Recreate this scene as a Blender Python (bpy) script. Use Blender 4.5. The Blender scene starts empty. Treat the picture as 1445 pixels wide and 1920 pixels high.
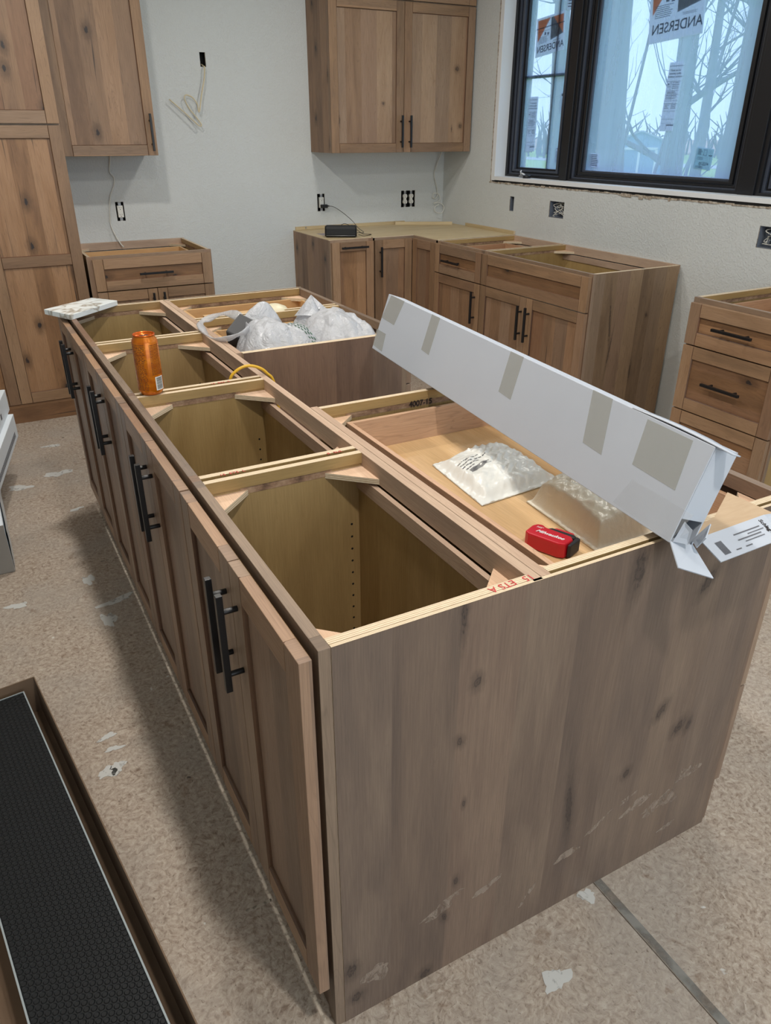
import bpy, bmesh, math, random
from mathutils import Vector, Matrix, noise
random.seed(7)
C = bpy.context.scene.collection
S = bpy.context.scene
PI = math.pi

# ---------------------------------------------------------------- camera
yaw, pitch, roll = 0.498, -0.4724, 0.0014
f = Vector((math.sin(yaw)*math.cos(pitch), math.cos(yaw)*math.cos(pitch), math.sin(pitch)))
r = f.cross(Vector((0, 0, 1))).normalized(); u = r.cross(f)
r2 = math.cos(roll)*r + math.sin(roll)*u; u2 = -math.sin(roll)*r + math.cos(roll)*u
cam_d = bpy.data.cameras.new('camera'); cam = bpy.data.objects.new('camera', cam_d); C.objects.link(cam)
M = Matrix((r2, u2, -f)).transposed().to_4x4(); M.translation = Vector((-0.3066, -0.7559, 1.5004))
cam.matrix_world = M
cam_d.sensor_fit = 'HORIZONTAL'; cam_d.sensor_width = 36; cam_d.lens = 1399.17/1445*36
cam_d.clip_start = 0.02; cam_d.clip_end = 600
S.camera = cam

# ---------------------------------------------------------------- world, light, exposure
S.view_settings.view_transform = 'Standard'; S.view_settings.look = 'None'
S.view_settings.gamma = 1; S.view_settings.use_curve_mapping = False
S.view_settings.exposure = 0.0
W = bpy.data.worlds.new('sky'); S.world = W; W.use_nodes = True
bg = W.node_tree.nodes['Background']; bg.inputs[0].default_value = (0.80, 0.90, 1.0, 1); bg.inputs[1].default_value = 1.9

def area(name, loc, rot, sx, sy, power, col, shape='RECTANGLE', spread=PI):
    l = bpy.data.lights.new(name, 'AREA'); l.shape = shape; l.size = sx; l.size_y = sy; l.energy = power
    l.color = col; l.spread = spread
    o = bpy.data.objects.new(name, l); C.objects.link(o); o.location = loc; o.rotation_euler = rot; return o
# daylight through the wide kitchen window and through the patio doors behind the camera
area('patio_daylight', (0.9, -3.9, 1.4), (PI/2, 0, 0), 3.6, 2.0, 44, (0.80, 0.90, 1.0))
LAMPS = [(0.24, 2.40), (0.24, 0.80), (0.24, -0.80), (1.75, 2.9), (1.75, 0.9), (-1.2, 2.6), (-1.2, 0.4), (1.75, -1.2)]
LP = [22, 19, 25, 14, 11, 2, 3, 8]
for (x, y), p in zip(LAMPS, LP):
    area('ceiling_lamp_light', (x, y, 2.715), (0, 0, 0), 0.13 if x == 0.24 else 0.26, 0.13, p, (1.0, 0.955, 0.89), 'DISK')

# ---------------------------------------------------------------- material helpers
class NT:
    def __init__(s, name):
        s.m = bpy.data.materials.new(name); s.m.use_nodes = True; s.t = s.m.node_tree; s.n = s.t.nodes
        s.b = s.n['Principled BSDF']; s.out = s.n['Material Output']
    def node(s, typ, **kw):
        nd = s.n.new(typ)
        for k, v in kw.items():
            if k.startswith('_'): setattr(nd, k[1:], v)
        return nd
    def put(s, sock, v):
        if isinstance(v, bpy.types.NodeSocket): s.t.links.new(v, sock)
        elif isinstance(v, (tuple, list)) and sock.type == 'RGBA': sock.default_value = (*v, 1) if len(v) == 3 else v
        else: sock.default_value = v
    def math(s, op, a, b=0.0, c=0.0, clamp=False):
        nd = s.n.new('ShaderNodeMath'); nd.operation = op; nd.use_clamp = clamp
        s.put(nd.inputs[0], a); s.put(nd.inputs[1], b); s.put(nd.inputs[2], c); return nd.outputs[0]
    def vmul(s, v, k):
        nd = s.n.new('ShaderNodeVectorMath'); nd.operation = 'MULTIPLY'; s.put(nd.inputs[0], v); nd.inputs[1].default_value = k; return nd.outputs[0]
    def vadd(s, v, k):
        nd = s.n.new('ShaderNodeVectorMath'); nd.operation = 'ADD'; s.put(nd.inputs[0], v); s.put(nd.inputs[1], k); return nd.outputs[0]
    def noise(s, v, scale=1, detail=4, rough=0.5, dist=0.0):
        nd = s.n.new('ShaderNodeTexNoise'); s.put(nd.inputs['Vector'], v); nd.inputs['Scale'].default_value = scale
        nd.inputs['Detail'].default_value = detail; nd.inputs['Roughness'].default_value = rough; nd.inputs['Distortion'].default_value = dist
        return nd.outputs['Fac']
    def map(s, v, a, b, c=0.0, d=1.0, smooth=False):
        nd = s.n.new('ShaderNodeMapRange'); s.put(nd.inputs[0], v)
        if smooth: nd.interpolation_type = 'SMOOTHSTEP'
        for i, k in enumerate((a, b, c, d)): nd.inputs[i+1].default_value = k
        return nd.outputs[0]
    def mix(s, fac, a, b, mode='MIX'):
        nd = s.n.new('ShaderNodeMix'); nd.data_type = 'RGBA'; nd.blend_type = mode
        s.put(nd.inputs[0], fac); s.put(nd.inputs[6], a); s.put(nd.inputs[7], b); return nd.outputs[2]
    def sep(s, v):
        nd = s.n.new('ShaderNodeSeparateXYZ'); s.put(nd.inputs[0], v); return nd.outputs
    def comb(s, x, y, z=0.0):
        nd = s.n.new('ShaderNodeCombineXYZ'); s.put(nd.inputs[0], x); s.put(nd.inputs[1], y); s.put(nd.inputs[2], z); return nd.outputs[0]
    def ramp(s, v, stops):
        nd = s.n.new('ShaderNodeValToRGB'); s.put(nd.inputs[0], v); e = nd.color_ramp.elements
        while len(e) < len(stops): e.new(0.5)
        for k, (p, c) in zip(e, stops): k.position = p; k.color = (*c, 1)
        return nd.outputs[0]
    def bump(s, h, dist=0.001, strength=1.0):
        nd = s.n.new('ShaderNodeBump'); s.put(nd.inputs['Height'], h); nd.inputs['Distance'].default_value = dist
        nd.inputs['Strength'].default_value = strength; s.t.links.new(nd.outputs[0], s.b.inputs['Normal']); return nd
    def uv(s):
        return s.n.new('ShaderNodeTexCoord').outputs['UV']
    def obj(s):
        return s.n.new('ShaderNodeTexCoord').outputs['Object']
    def set(s, **kw):
        for k, v in kw.items():
            s.put(s.b.inputs[{'color': 'Base Color', 'rough': 'Roughness', 'metal': 'Metallic', 'spec': 'Specular IOR Level', 'trans': 'Transmission Weight', 'alpha': 'Alpha', 'coat': 'Coat Weight'}[k]], v)
        return s.m
def sr(r_, g_, b_):
    return tuple(((c/255+0.055)/1.055)**2.4 if c > 10 else c/255/12.92 for c in (r_, g_, b_))
def plain(name, c, rough=0.6, metal=0.0, spec=0.4):
    return NT(name).set(color=c, rough=rough, metal=metal, spec=spec)

def wood(name, cols, knots=None, auto=True, stave=0.095, rough=0.42, contrast=1.0, knotdark=(0.035, 0.025, 0.022)):
    """stained boards: staves side by side along u, grain along v (uv in metres)"""
    t = NT(name); uv = t.uv(); X, Y, _ = t.sep(uv)
    warp = t.noise(t.vmul(uv, (3, 0.8, 1)), 1, 3)
    st = t.math('FLOOR', t.math('DIVIDE', t.math('ADD', X, t.math('MULTIPLY', t.noise(t.vmul(uv, (0.01, .7, 1)), 1, 2), 0.012)), stave))
    wn = t.n.new('ShaderNodeTexWhiteNoise'); wn.noise_dimensions = '1D'; t.put(wn.inputs['W'], st)
    rnd = wn.outputs['Value']
    off = t.comb(t.math('MULTIPLY', rnd, 7.3), t.math('MULTIPLY', rnd, 31.7), 0.0)
    p = t.vadd(uv, off)
    blotch = t.noise(t.vmul(p, (14, 2.2, 1)), 1, 4, 0.55, 0.6)
    cath = t.noise(t.vmul(p, (22, 1.6, 1)), 1, 2, 0.4, 1.2)
    rings = t.math('ABSOLUTE', t.math('SINE', t.math('MULTIPLY', cath, 46.0)))
    fine = t.noise(t.vmul(p, (420, 9, 1)), 1, 3, 0.7)
    tone = t.math('ADD', t.math('MULTIPLY', rnd, 0.42*contrast), t.math('MULTIPLY', blotch, 0.75))
    col = t.ramp(tone, [(0.20, cols[0]), (0.45, cols[1]), (0.62, cols[2]), (0.85, cols[3])])
    col = t.mix(t.map(t.math('FRACT', t.math('MULTIPLY', rnd, 7.77)), .55, .95, 0, .28*contrast), col, sr(150, 100, 70), 'MIX')
    col = t.mix(t.map(t.math('FRACT', t.math('MULTIPLY', rnd, 3.31)), .6, 1.0, 0, .30*contrast), col, sr(118, 108, 100), 'MIX')
    col = t.mix(t.math('MULTIPLY', t.map(rings, 0.0, 0.45, 1, 0), 0.22*contrast), col, tuple(c*0.55 for c in cols[0]))
    col = t.mix(t.math('MULTIPLY', t.map(fine, 0.30, 0.62, 1, 0), 0.33), col, tuple(c*0.62 for c in cols[0]))
    streak = t.noise(t.vmul(p, (60, 1.6, 1)), 1, 2, 0.5, 0.3)
    if auto:
        col = t.mix(t.map(streak, 0.655, 0.74, 0, 0.85), col, knotdark)
        col = t.mix(t.map(blotch, 0.58, 0.80, 0, 0.5), col, tuple(c*0.45 for c in cols[0]))
        vo = t.n.new('ShaderNodeTexVoronoi'); vo.voronoi_dimensions = '2D'
        t.put(vo.inputs['Vector'], t.vadd(t.vmul(uv, (5.2, 2.9, 1)), t.vmul(t.comb(warp, warp, 0), (0.25, 0.25, 0)))); vo.inputs['Scale'].default_value = 1
        cr = t.sep(vo.outputs['Color'])[0]
        d = t.math('ADD', vo.outputs['Distance'], t.math('MULTIPLY', t.math('SUBTRACT', t.noise(t.vmul(uv, (90, 50, 1)), 1, 3), 0.5), 0.09))
        on = t.math('GREATER_THAN', cr, 0.48)
        col = t.mix(t.math('MULTIPLY', t.map(d, 0.04, 0.22, 0.6, 0, True), on), col, tuple(c*0.45 for c in cols[0]))
        col = t.mix(t.math('MULTIPLY', t.map(d, 0.030, 0.055, 1.0, 0, True), on), col, knotdark)
    for (ku, kv, ka, kb, ang) in (knots or []):
        dx = t.math('SUBTRACT', X, ku); dy = t.math('SUBTRACT', Y, kv)
        ca, sa = math.cos(ang), math.sin(ang)
        ex = t.math('DIVIDE', t.math('ADD', t.math('MULTIPLY', dx, ca), t.math('MULTIPLY', dy, sa)), ka*1.35)
        ey = t.math('DIVIDE', t.math('SUBTRACT', t.math('MULTIPLY', dy, ca), t.math('MULTIPLY', dx, sa)), kb*1.35)
        d = t.math('SQRT', t.math('ADD', t.math('MULTIPLY', ex, ex), t.math('MULTIPLY', ey, ey)))
        d = t.math('ADD', d, t.math('MULTIPLY', t.math('SUBTRACT', t.noise(t.vmul(uv, (160, 70, 1)), 1, 3), 0.5), 1.6))
        col = t.mix(t.map(d, 0.8, 2.4, 0.42, 0, True), col, tuple(c*0.5 for c in cols[0]))
        ringk = t.math('ABSOLUTE', t.math('SINE', t.math('MULTIPLY', d, 5.0)))
        col = t.mix(t.math('MULTIPLY', t.map(d, 0.5, 1.1, 0.9, 0, True), t.map(ringk, 0.2, 0.8, 1, 0.45)), col, knotdark)
    t.bump(t.math('ADD', fine, t.math('MULTIPLY', rings, 0.3)), 0.0004, 0.35)
    rg = t.map(fine, 0.3, 0.7, rough+0.08, rough-0.04)
    return t.set(color=col, rough=rg, spec=0.4)

STAIN = [sr(104, 84, 70), sr(131, 106, 84), sr(150, 121, 96), sr(166, 136, 110)]
WARM = [sr(104, 77, 55), sr(137, 102, 72), sr(158, 119, 84), sr(172, 134, 100)]
GREY = [sr(90, 76, 68), sr(112, 94, 81), sr(127, 108, 92), sr(139, 118, 98)]
m_door = wood('stained_knotty_door_wood', [sr(108, 83, 64), sr(138, 108, 83), sr(154, 121, 92), sr(170, 137, 108)])
m_warm = wood('warm_knotty_wood', WARM, contrast=1.0)
m_stile = wood('stained_frame_wood', [sr(108, 84, 64), sr(138, 110, 84), sr(156, 124, 94), sr(168, 136, 106)], stave=0.35, auto=False)
m_isl = wood('island_door_wood', [sr(112, 93, 80), sr(138, 115, 98), sr(152, 128, 109), sr(163, 138, 118)], auto=False, contrast=.8)
m_frame = wood('face_frame_wood', [sr(108, 90, 76), sr(136, 114, 94), sr(153, 129, 106), sr(167, 141, 116)], stave=0.5, auto=False)
m_frame_shaded = wood('shaded_frame_wood', [sr(92, 77, 66), sr(116, 98, 82), sr(132, 112, 94), sr(144, 123, 103)], stave=0.5, auto=False)  # face-frame wood darkened, shade on the island's sides put into its colour
m_end = wood('end_panel_veneer', GREY, auto=False, contrast=0.42, stave=0.12, rough=0.5, knots=[
    (0.27, 0.717, .007, .010, 0), (0.238, 0.86, .004, .034, 0), (0.243, 0.603, .005, .008, .3), (0.26, 0.45, .003, .007, 0),
    (0.792, 0.75, .009, .022, -.55), (0.737, 0.456, .008, .016, -.6), (0.806, 0.385, .010, .016, -.7), (0.835, 0.375, .005, .012, -.3),
    (0.67, 0.318, .008, .010, -.5), (0.254, 0.25, .004, .009, 0), (0.232, 0.161, .005, .009, .2), (0.034, 0.145, .009, .014, 0),
    (0.193, 0.014, .009, .010, 0), (0.044, 0.06, .009, .010, .2), (0.60, 0.83, .010, .03, 0), (0.52, 0.30, .006, .05, .1)])
m_gap = wood('gap_panel_veneer', [sr(92, 72, 62), sr(120, 95, 80), sr(133, 106, 88), sr(145, 117, 96)], auto=False, contrast=.8, stave=0.14, knots=[(0.645, 0.69, .010, .016, -.3)])
m_raw = wood('raw_oak', [sr(158, 132, 112), sr(186, 160, 138), sr(199, 174, 150), sr(208, 184, 160)], auto=False, stave=0.6, rough=0.7, contrast=.5)
m_maple = wood('maple_plywood_face', [sr(150, 122, 76), sr(168, 140, 92), sr(178, 150, 100), sr(187, 160, 110)], auto=False, stave=0.9, rough=0.45, contrast=.45)
m_birch = wood('birch_drawer_wood', [sr(186, 146, 98), sr(206, 168, 120), sr(216, 180, 132), sr(224, 192, 148)], auto=False, stave=0.5, rough=0.4, contrast=.5)
m_maplepink = wood('maple_drawer_side', [sr(165, 128, 100), sr(188, 150, 120), sr(198, 160, 130), sr(206, 170, 140)], auto=False, stave=0.9, rough=0.4, contrast=1.3)
m_block = wood('corner_block_wood', [sr(196, 158, 128), sr(214, 180, 150), sr(224, 192, 164), sr(232, 206, 180)], auto=False, stave=0.7, rough=0.7, contrast=.6)

def ply_edge():
    t = NT('plywood_edge'); X, Y, _ = t.sep(t.uv())
    w = t.math('ABSOLUTE', t.math('SINE', t.math('MULTIPLY', X, 3.0*PI)))
    n = t.noise(t.vmul(t.uv(), (6, 60, 1)), 1, 3)
    col = t.mix(t.map(w, 0.25, 0.6, 0, 1), sr(176, 146, 112), sr(226, 212, 184))
    col = t.mix(t.map(n, 0.35, 0.7, 0.35, 0), col, sr(160, 128, 96))
    return t.set(color=col, rough=0.75)
m_deck = wood('deck_plywood_face', [sr(186, 164, 124), sr(204, 184, 144), sr(213, 194, 156), sr(220, 203, 168)], auto=False, stave=.8, rough=.5, contrast=.4)
m_ply = ply_edge()
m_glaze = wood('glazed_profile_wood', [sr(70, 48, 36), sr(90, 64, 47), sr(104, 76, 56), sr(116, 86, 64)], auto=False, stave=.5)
t = NT('rough_dado_strip'); nz = t.noise(t.vmul(t.uv(), (40, 25, 1)), 1, 4, .7)
m_dado = t.set(color=t.ramp(nz, [(0.3, sr(96, 72, 55)), (0.5, sr(150, 118, 92)), (0.72, sr(186, 158, 128))]), rough=0.8)
m_black = plain('matt_black_metal', (0.006, 0.006, 0.007), 0.38, 0.0, 0.5)
m_dark = plain('dark_void', (0.008, 0.008, 0.008), 0.9)
m_whiteplastic = plain('white_plastic', sr(222, 222, 215), 0.35)
m_steel = plain('galvanised_steel', sr(150, 152, 155), 0.45, 0.6)
m_boxblue = plain('grey_electrical_box', sr(104, 112, 124), 0.7)
m_red = plain('red_ink', sr(190, 60, 62), 0.8)
m_ink = plain('black_ink', sr(40, 32, 28), 0.8)
m_greyink = plain('grey_print', sr(95, 95, 100), 0.8)
m_cable_y = plain('yellow_cable_jacket', sr(214, 168, 44), 0.4)
m_cream = plain('cream_cable_jacket', sr(205, 192, 160), 0.5)
m_cablewhite = plain('white_cable_jacket', sr(210, 210, 202), 0.5)

t = NT('painted_wall'); o = t.obj(); n1 = t.noise(o, 95, 4, .6); n2 = t.noise(o, 230, 2); big = t.noise(o, 1.4, 3)
t.bump(t.math('ADD', t.map(n1, .45, .62, 0, 1, True), t.math('MULTIPLY', n2, .3)), 0.0016, 0.55)
m_wall = t.set(color=t.mix(big, sr(199, 203, 202), sr(207, 211, 210)), rough=0.75, spec=0.25)
m_ceil = plain('ceiling_paint', sr(225, 224, 220), 0.9)
t = NT('raw_drywall_edge'); n1 = t.noise(t.obj(), 60, 4, .7)
m_gyp = t.set(color=t.ramp(n1, [(0.3, sr(90, 78, 66)), (0.5, sr(165, 152, 135)), (0.7, sr(205, 200, 190))]), rough=0.95)
m_jamb = plain('white_jamb_board', sr(225, 228, 230), 0.5)
m_wframe = plain('black_window_frame', sr(30, 31, 34), 0.35)
m_wgasket = plain('grey_window_sash', sr(66, 72, 84), 0.3)

# floor: wood fibre subfloor with worn, smeared surface
t = NT('subfloor_fibre'); o = t.obj()
warp = t.noise(o, 9, 3)
a = t.noise(t.vadd(o, t.vmul(t.comb(warp, t.noise(o, 8, 2), 0), (.06, .06, 0))), 85, 5, .68, .7)
b = t.noise(o, 2.2, 5, .6); c = t.noise(o, 14, 4, .65, .8)
d_ = t.noise(t.vmul(o, (1, .6, 1)), 190, 3, .6, .6)
col = t.ramp(a, [(0.30, sr(122, 104, 90)), (0.44, sr(160, 145, 130)), (0.56, sr(178, 164, 149)), (0.70, sr(194, 183, 169))])
col = t.mix(t.map(b, 0.40, 0.68, 0, .5, True), col, sr(160, 154, 146))
col = t.mix(t.map(c, 0.60, 0.72, 0, .55, True), col, sr(120, 96, 76))
col = t.mix(t.map(d_, 0.62, 0.70, 0, .6), col, sr(92, 74, 62))
sm = t.noise(o, 5.5, 5, .7, .5)
col = t.mix(t.map(sm, 0.685, 0.73, 0, .75), col, sr(205, 203, 196))
sp = t.noise(o, 27, 2, .5)
col = t.mix(t.map(sp, 0.74, 0.77, 0, .8), col, sr(210, 210, 205))
dk = t.noise(t.vadd(o, (7, 3, 1)), 21, 2, .5)
col = t.mix(t.map(dk, 0.75, 0.78, 0, .8), col, sr(74, 66, 64))
t.bump(t.math('ADD', a, t.math('MULTIPLY', d_, .6)), 0.002, 0.7)
m_floor = t.set(color=col, rough=0.75, spec=0.25)

def smear_mat(name, c, lo=.42, hi=.58, amt=.8, sc=55):
    t = NT(name); o = t.obj(); n = t.noise(t.vmul(o, (1, 1, .6)), sc, 4, .7, .8)
    return t.set(color=c, rough=.85, alpha=t.map(n, lo, hi, 0, amt))
m_smear = smear_mat('plaster_smear', sr(166, 148, 132), amt=.5)
m_paint = smear_mat('paint_splash', sr(200, 200, 196), .30, .45, .92, 30)
t = NT('chalk_line'); m_chalk = t.set(color=sr(190, 178, 162), rough=.9, alpha=t.map(t.noise(t.obj(), 60, 3), .35, .5, .25, .9))

def glass_mat(name, film, tint, amt):
    t = NT(name); tr = t.n.new('ShaderNodeBsdfTransparent'); tr.inputs[0].default_value = (*tint, 1)
    tl = t.n.new('ShaderNodeBsdfTranslucent'); tl.inputs[0].default_value = (*film, 1)
    gl = t.n.new('ShaderNodeBsdfGlossy'); gl.inputs['Roughness'].default_value = 0.03
    m1 = t.n.new('ShaderNodeMixShader'); m2 = t.n.new('ShaderNodeMixShader'); m2.inputs[0].default_value = .05
    n = t.noise(t.vmul(t.obj(), (1, 9, .7)), 1.3, 5, .6, .8)
    t.put(m1.inputs[0], t.map(n, .3, .7, amt*.85, amt*1.15))
    t.t.links.new(tr.outputs[0], m1.inputs[1]); t.t.links.new(tl.outputs[0], m1.inputs[2])
    t.t.links.new(m1.outputs[0], m2.inputs[1]); t.t.links.new(gl.outputs[0], m2.inputs[2])
    t.t.links.new(m2.outputs[0], t.out.inputs[0]); return t.m
m_glass = glass_mat('window_glass_with_film', (.52, .72, 1.0), (.80, .88, 1.0), .30)
def paperglass(name, c):
    t = NT(name); d = t.n.new('ShaderNodeBsdfDiffuse'); d.inputs[0].default_value = (*c, 1)
    tl = t.n.new('ShaderNodeBsdfTranslucent'); tl.inputs[0].default_value = (*c, 1)
    mx = t.n.new('ShaderNodeMixShader'); mx.inputs[0].default_value = .85
    t.t.links.new(d.outputs[0], mx.inputs[1]); t.t.links.new(tl.outputs[0], mx.inputs[2]); t.t.links.new(mx.outputs[0], t.out.inputs[0]); return t.m
m_paper = paperglass('backlit_paper', (.80, .79, .84)); m_orange = paperglass('orange_print', (.78, .22, .09)); m_grayp = paperglass('charcoal_print', (.16, .16, .16))
m_print = paperglass('printed_text', (.14, .14, .16)); m_sticker = paperglass('pale_sticker', (.60, .70, .72))

# ---------------------------------------------------------------- mesh helpers
class MB:
    def __init__(s): s.v = []; s.f = []; s.uv = []; s.mi = []; s.sm = []
    def face(s, pts, uvs=None, mi=0, smooth=False):
        k = len(s.v); s.v += [tuple(p) for p in pts]; s.f.append(tuple(range(k, k+len(pts))))
        s.uv.append(uvs or [(0, 0)]*len(pts)); s.mi.append(mi); s.sm.append(smooth)
    def box(s, x0, x1, y0, y1, z0, z1, g='z', mi=0, edge=None, off=None, faces=None):
        """g grain axis; edge = material index of the thin edges (uv u runs 0..1 across the thickness); faces={'+x':mi}"""
        lo = (x0, y0, z0); hi = (x1, y1, z1); G = 'xyz'.index(g)
        o = off if off is not None else (random.uniform(0, 60), random.uniform(0, 60))
        ext = [hi[i]-lo[i] for i in range(3)]; thin = ext.index(min(ext))
        for ax in range(3):
            for sgn in (0, 1):
                a, b = [(1, 2), (2, 0), (0, 1)][ax]
                cs = [(lo[a], lo[b]), (hi[a], lo[b]), (hi[a], hi[b]), (lo[a], hi[b])]
                if sgn == 0: cs = cs[::-1]
                pts = []
                for p, q in cs:
                    v = [0, 0, 0]; v[ax] = hi[ax] if sgn else lo[ax]; v[a] = p; v[b] = q; pts.append(v)
                m = mi
                if edge is not None and ax != thin:
                    m = edge; oth = 3-ax-thin
                    uvs = [((p[thin]-lo[thin])/ext[thin], p[oth]) for p in pts]
                elif ax == G:
                    uvs = [(p[a]+o[0], p[b]*.3+o[1]) for p in pts]
                else:
                    other = 3-ax-G; uvs = [(p[other]+o[0], p[G]+o[1]) for p in pts]
                if faces and ('-+'[sgn]+'xyz'[ax]) in faces: m = faces['-+'[sgn]+'xyz'[ax]]
                s.face(pts, uvs, m)
        return s
    def prism(s, poly, ax, a0, a1, g='z', mi=0, edge=None):
        """extrude a 2D polygon (coords on the two other axes in xyz order) along axis ax"""
        A = 'xyz'.index(ax); oa = [i for i in range(3) if i != A]; G = 'xyz'.index(g)
        o = (random.uniform(0, 60), random.uniform(0, 60))
        area_ = sum(poly[i][0]*poly[(i+1) % len(poly)][1]-poly[(i+1) % len(poly)][0]*poly[i][1] for i in range(len(poly)))
        if (area_ < 0) != (A == 1): poly = poly[::-1]
        def P(q, h):
            v = [0, 0, 0]; v[A] = h; v[oa[0]] = q[0]; v[oa[1]] = q[1]; return v
        def U(p):
            if G == A: return (p[oa[0]]+p[oa[1]]+o[0], p[A]+o[1])
            other = [i for i in oa if i != G][0]; return (p[other]+o[0], p[G]+o[1])
        def UC(p): 
            if G == A: return (p[oa[0]]+o[0], p[oa[1]]*.3+o[1])
            return U(p)
        top = [P(q, a1) for q in poly]; bot = [P(q, a0) for q in poly]
        s.face(top, [UC(p) for p in top], mi); s.face(bot[::-1], [UC(p) for p in bot[::-1]], mi)
        n = len(poly)
        for i in range(n):
            q = [bot[i], bot[(i+1) % n], top[(i+1) % n], top[i]]
            if edge is not None: s.face(q, [((p[A]-a0)/(a1-a0), (p[oa[0]]+p[oa[1]])) for p in q], edge)
            else: s.face(q, [U(p) for p in q], mi)
        return s
    def tube(s, pts, rad, n=8, mi=0, caps=True, flat=1.0):
        pts = [Vector(p) for p in pts]; rings = []; up = Vector((0, 0, 1))
        rr = rad if isinstance(rad, (list, tuple)) else [rad]*len(pts); prev = None
        for i, p in enumerate(pts):
            d = (pts[min(i+1, len(pts)-1)]-pts[max(i-1, 0)]).normalized()
            if prev is None:
                a = d.orthogonal().normalized()
            else:
                a = (prev-d*prev.dot(d)); a = a.normalized() if a.length > 1e-6 else d.orthogonal().normalized()
            prev = a; b = d.cross(a)
            rings.append([p+(a*math.cos(2*PI*k/n)+b*math.sin(2*PI*k/n)*flat)*rr[i] for k in range(n)])
        for i in range(len(rings)-1):
            for k in range(n):
                s.face([rings[i][k], rings[i][(k+1) % n], rings[i+1][(k+1) % n], rings[i+1][k]], None, mi, True)
        if caps: s.face(rings[0][::-1], None, mi); s.face(rings[-1], None, mi)
        return s
    def lathe(s, prof, c=(0, 0), n=32, mis=None):
        for i in range(len(prof)-1):
            (r0, z0), (r1, z1) = prof[i], prof[i+1]
            for k in range(n):
                a0, a1 = 2*PI*k/n, 2*PI*(k+1)/n
                q = [(c[0]+r0*math.cos(a0), c[1]+r0*math.sin(a0), z0), (c[0]+r0*math.cos(a1), c[1]+r0*math.sin(a1), z0),
                     (c[0]+r1*math.cos(a1), c[1]+r1*math.sin(a1), z1), (c[0]+r1*math.cos(a0), c[1]+r1*math.sin(a0), z1)]
                uvs = [(k/n, z0), ((k+1)/n, z0), ((k+1)/n, z1), (k/n, z1)]
                if r0 < 1e-6: q = q[1:]; uvs = uvs[1:]
                elif r1 < 1e-6: q = q[:3]; uvs = uvs[:3]
                s.face(q, uvs, mis[i] if mis else 0, True)
        return s
    def build(s, name, mats, parent=None, bevel=0.0, weld=False, **props):
        me = bpy.data.meshes.new(name)
        me.from_pydata(s.v, [], s.f); me.update()
        ul = me.uv_layers.new(name='UVMap'); flat = [c for fu in s.uv for q in fu for c in q]
        ul.data.foreach_set('uv', flat)
        me.polygons.foreach_set('material_index', s.mi); me.polygons.foreach_set('use_smooth', s.sm)
        for m in (mats if isinstance(mats, (list, tuple)) else [mats]): me.materials.append(m)
        bm = bmesh.new(); bm.from_mesh(me); bmesh.ops.remove_doubles(bm, verts=bm.verts, dist=1e-6); bm.to_mesh(me); bm.free()
        o = bpy.data.objects.new(name, me); C.objects.link(o)
        if parent: o.parent = parent
        if bevel:
            md = o.modifiers.new('bevel', 'BEVEL'); md.width = bevel; md.segments = 2; md.limit_method = 'ANGLE'; md.angle_limit = .6
        for k, v in props.items(): o[k] = v
        return o
def bx(name, mat, parent, *a, bevel=0, **k):
    props = k.pop('props', {}); return MB().box(*a, **k).build(name, mat, parent, bevel, **props)
def thing(name, label, cat, loc=(0, 0, 0), rz=0, group=None, rot=None):
    o = bpy.data.objects.new(name, None); C.objects.link(o); o.empty_display_size = .05
    o.location = loc; o.rotation_euler = rot or (0, 0, rz); o['label'] = label; o['category'] = cat
    if group: o['group'] = group
    return o
def tag(o, label, cat, group=None):
    o['label'] = label; o['category'] = cat
    if group: o['group'] = group
    return o
def spline(pts, n=8):
    P = [Vector(p) for p in pts]; P = [2*P[0]-P[1]]+P+[2*P[-1]-P[-2]]; out = []
    for i in range(1, len(P)-2):
        for k in range(n):
            t_ = k/n; a, b, c_, d = P[i-1], P[i], P[i+1], P[i+2]
            out.append(.5*((2*b)+(c_-a)*t_+(2*a-5*b+4*c_-d)*t_*t_+(3*b-a-3*c_+d)*t_**3))
    out.append(P[-2]); return out
def text(name, body, size, mat, parent, loc, xdir, ydir, extrude=.0001, shear=0, align='CENTER', bold=0):
    cu = bpy.data.curves.new(name, 'FONT'); cu.body = body; cu.size = size; cu.extrude = extrude; cu.align_x = align; cu.align_y = 'CENTER'; cu.shear = shear
    cu.offset = bold
    tmp = bpy.data.objects.new('tmp', cu); C.objects.link(tmp)
    me = bpy.data.meshes.new_from_object(tmp.evaluated_get(bpy.context.evaluated_depsgraph_get()))
    bpy.data.objects.remove(tmp); bpy.data.curves.remove(cu)
    me.materials.clear(); me.materials.append(mat)
    o = bpy.data.objects.new(name, me); C.objects.link(o)
    X = Vector(xdir).normalized(); Y = Vector(ydir).normalized(); Z = X.cross(Y)
    m = Matrix((X, Y, Z)).transposed().to_4x4(); m.translation = Vector(loc)
    o.parent = parent; o.matrix_local = m
    return o

# ================================================================= the room
Yb, Xw, H = 4.419, 2.997, 0.876
FX0, FY0, ZC = -3.2, -4.2, 2.74
def struct(o): o['kind'] = 'structure'; return o
floor = struct(MB().box(FX0, Xw+.3, FY0, Yb+.2, -.12, -.021).build('floor', m_floor))
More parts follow.
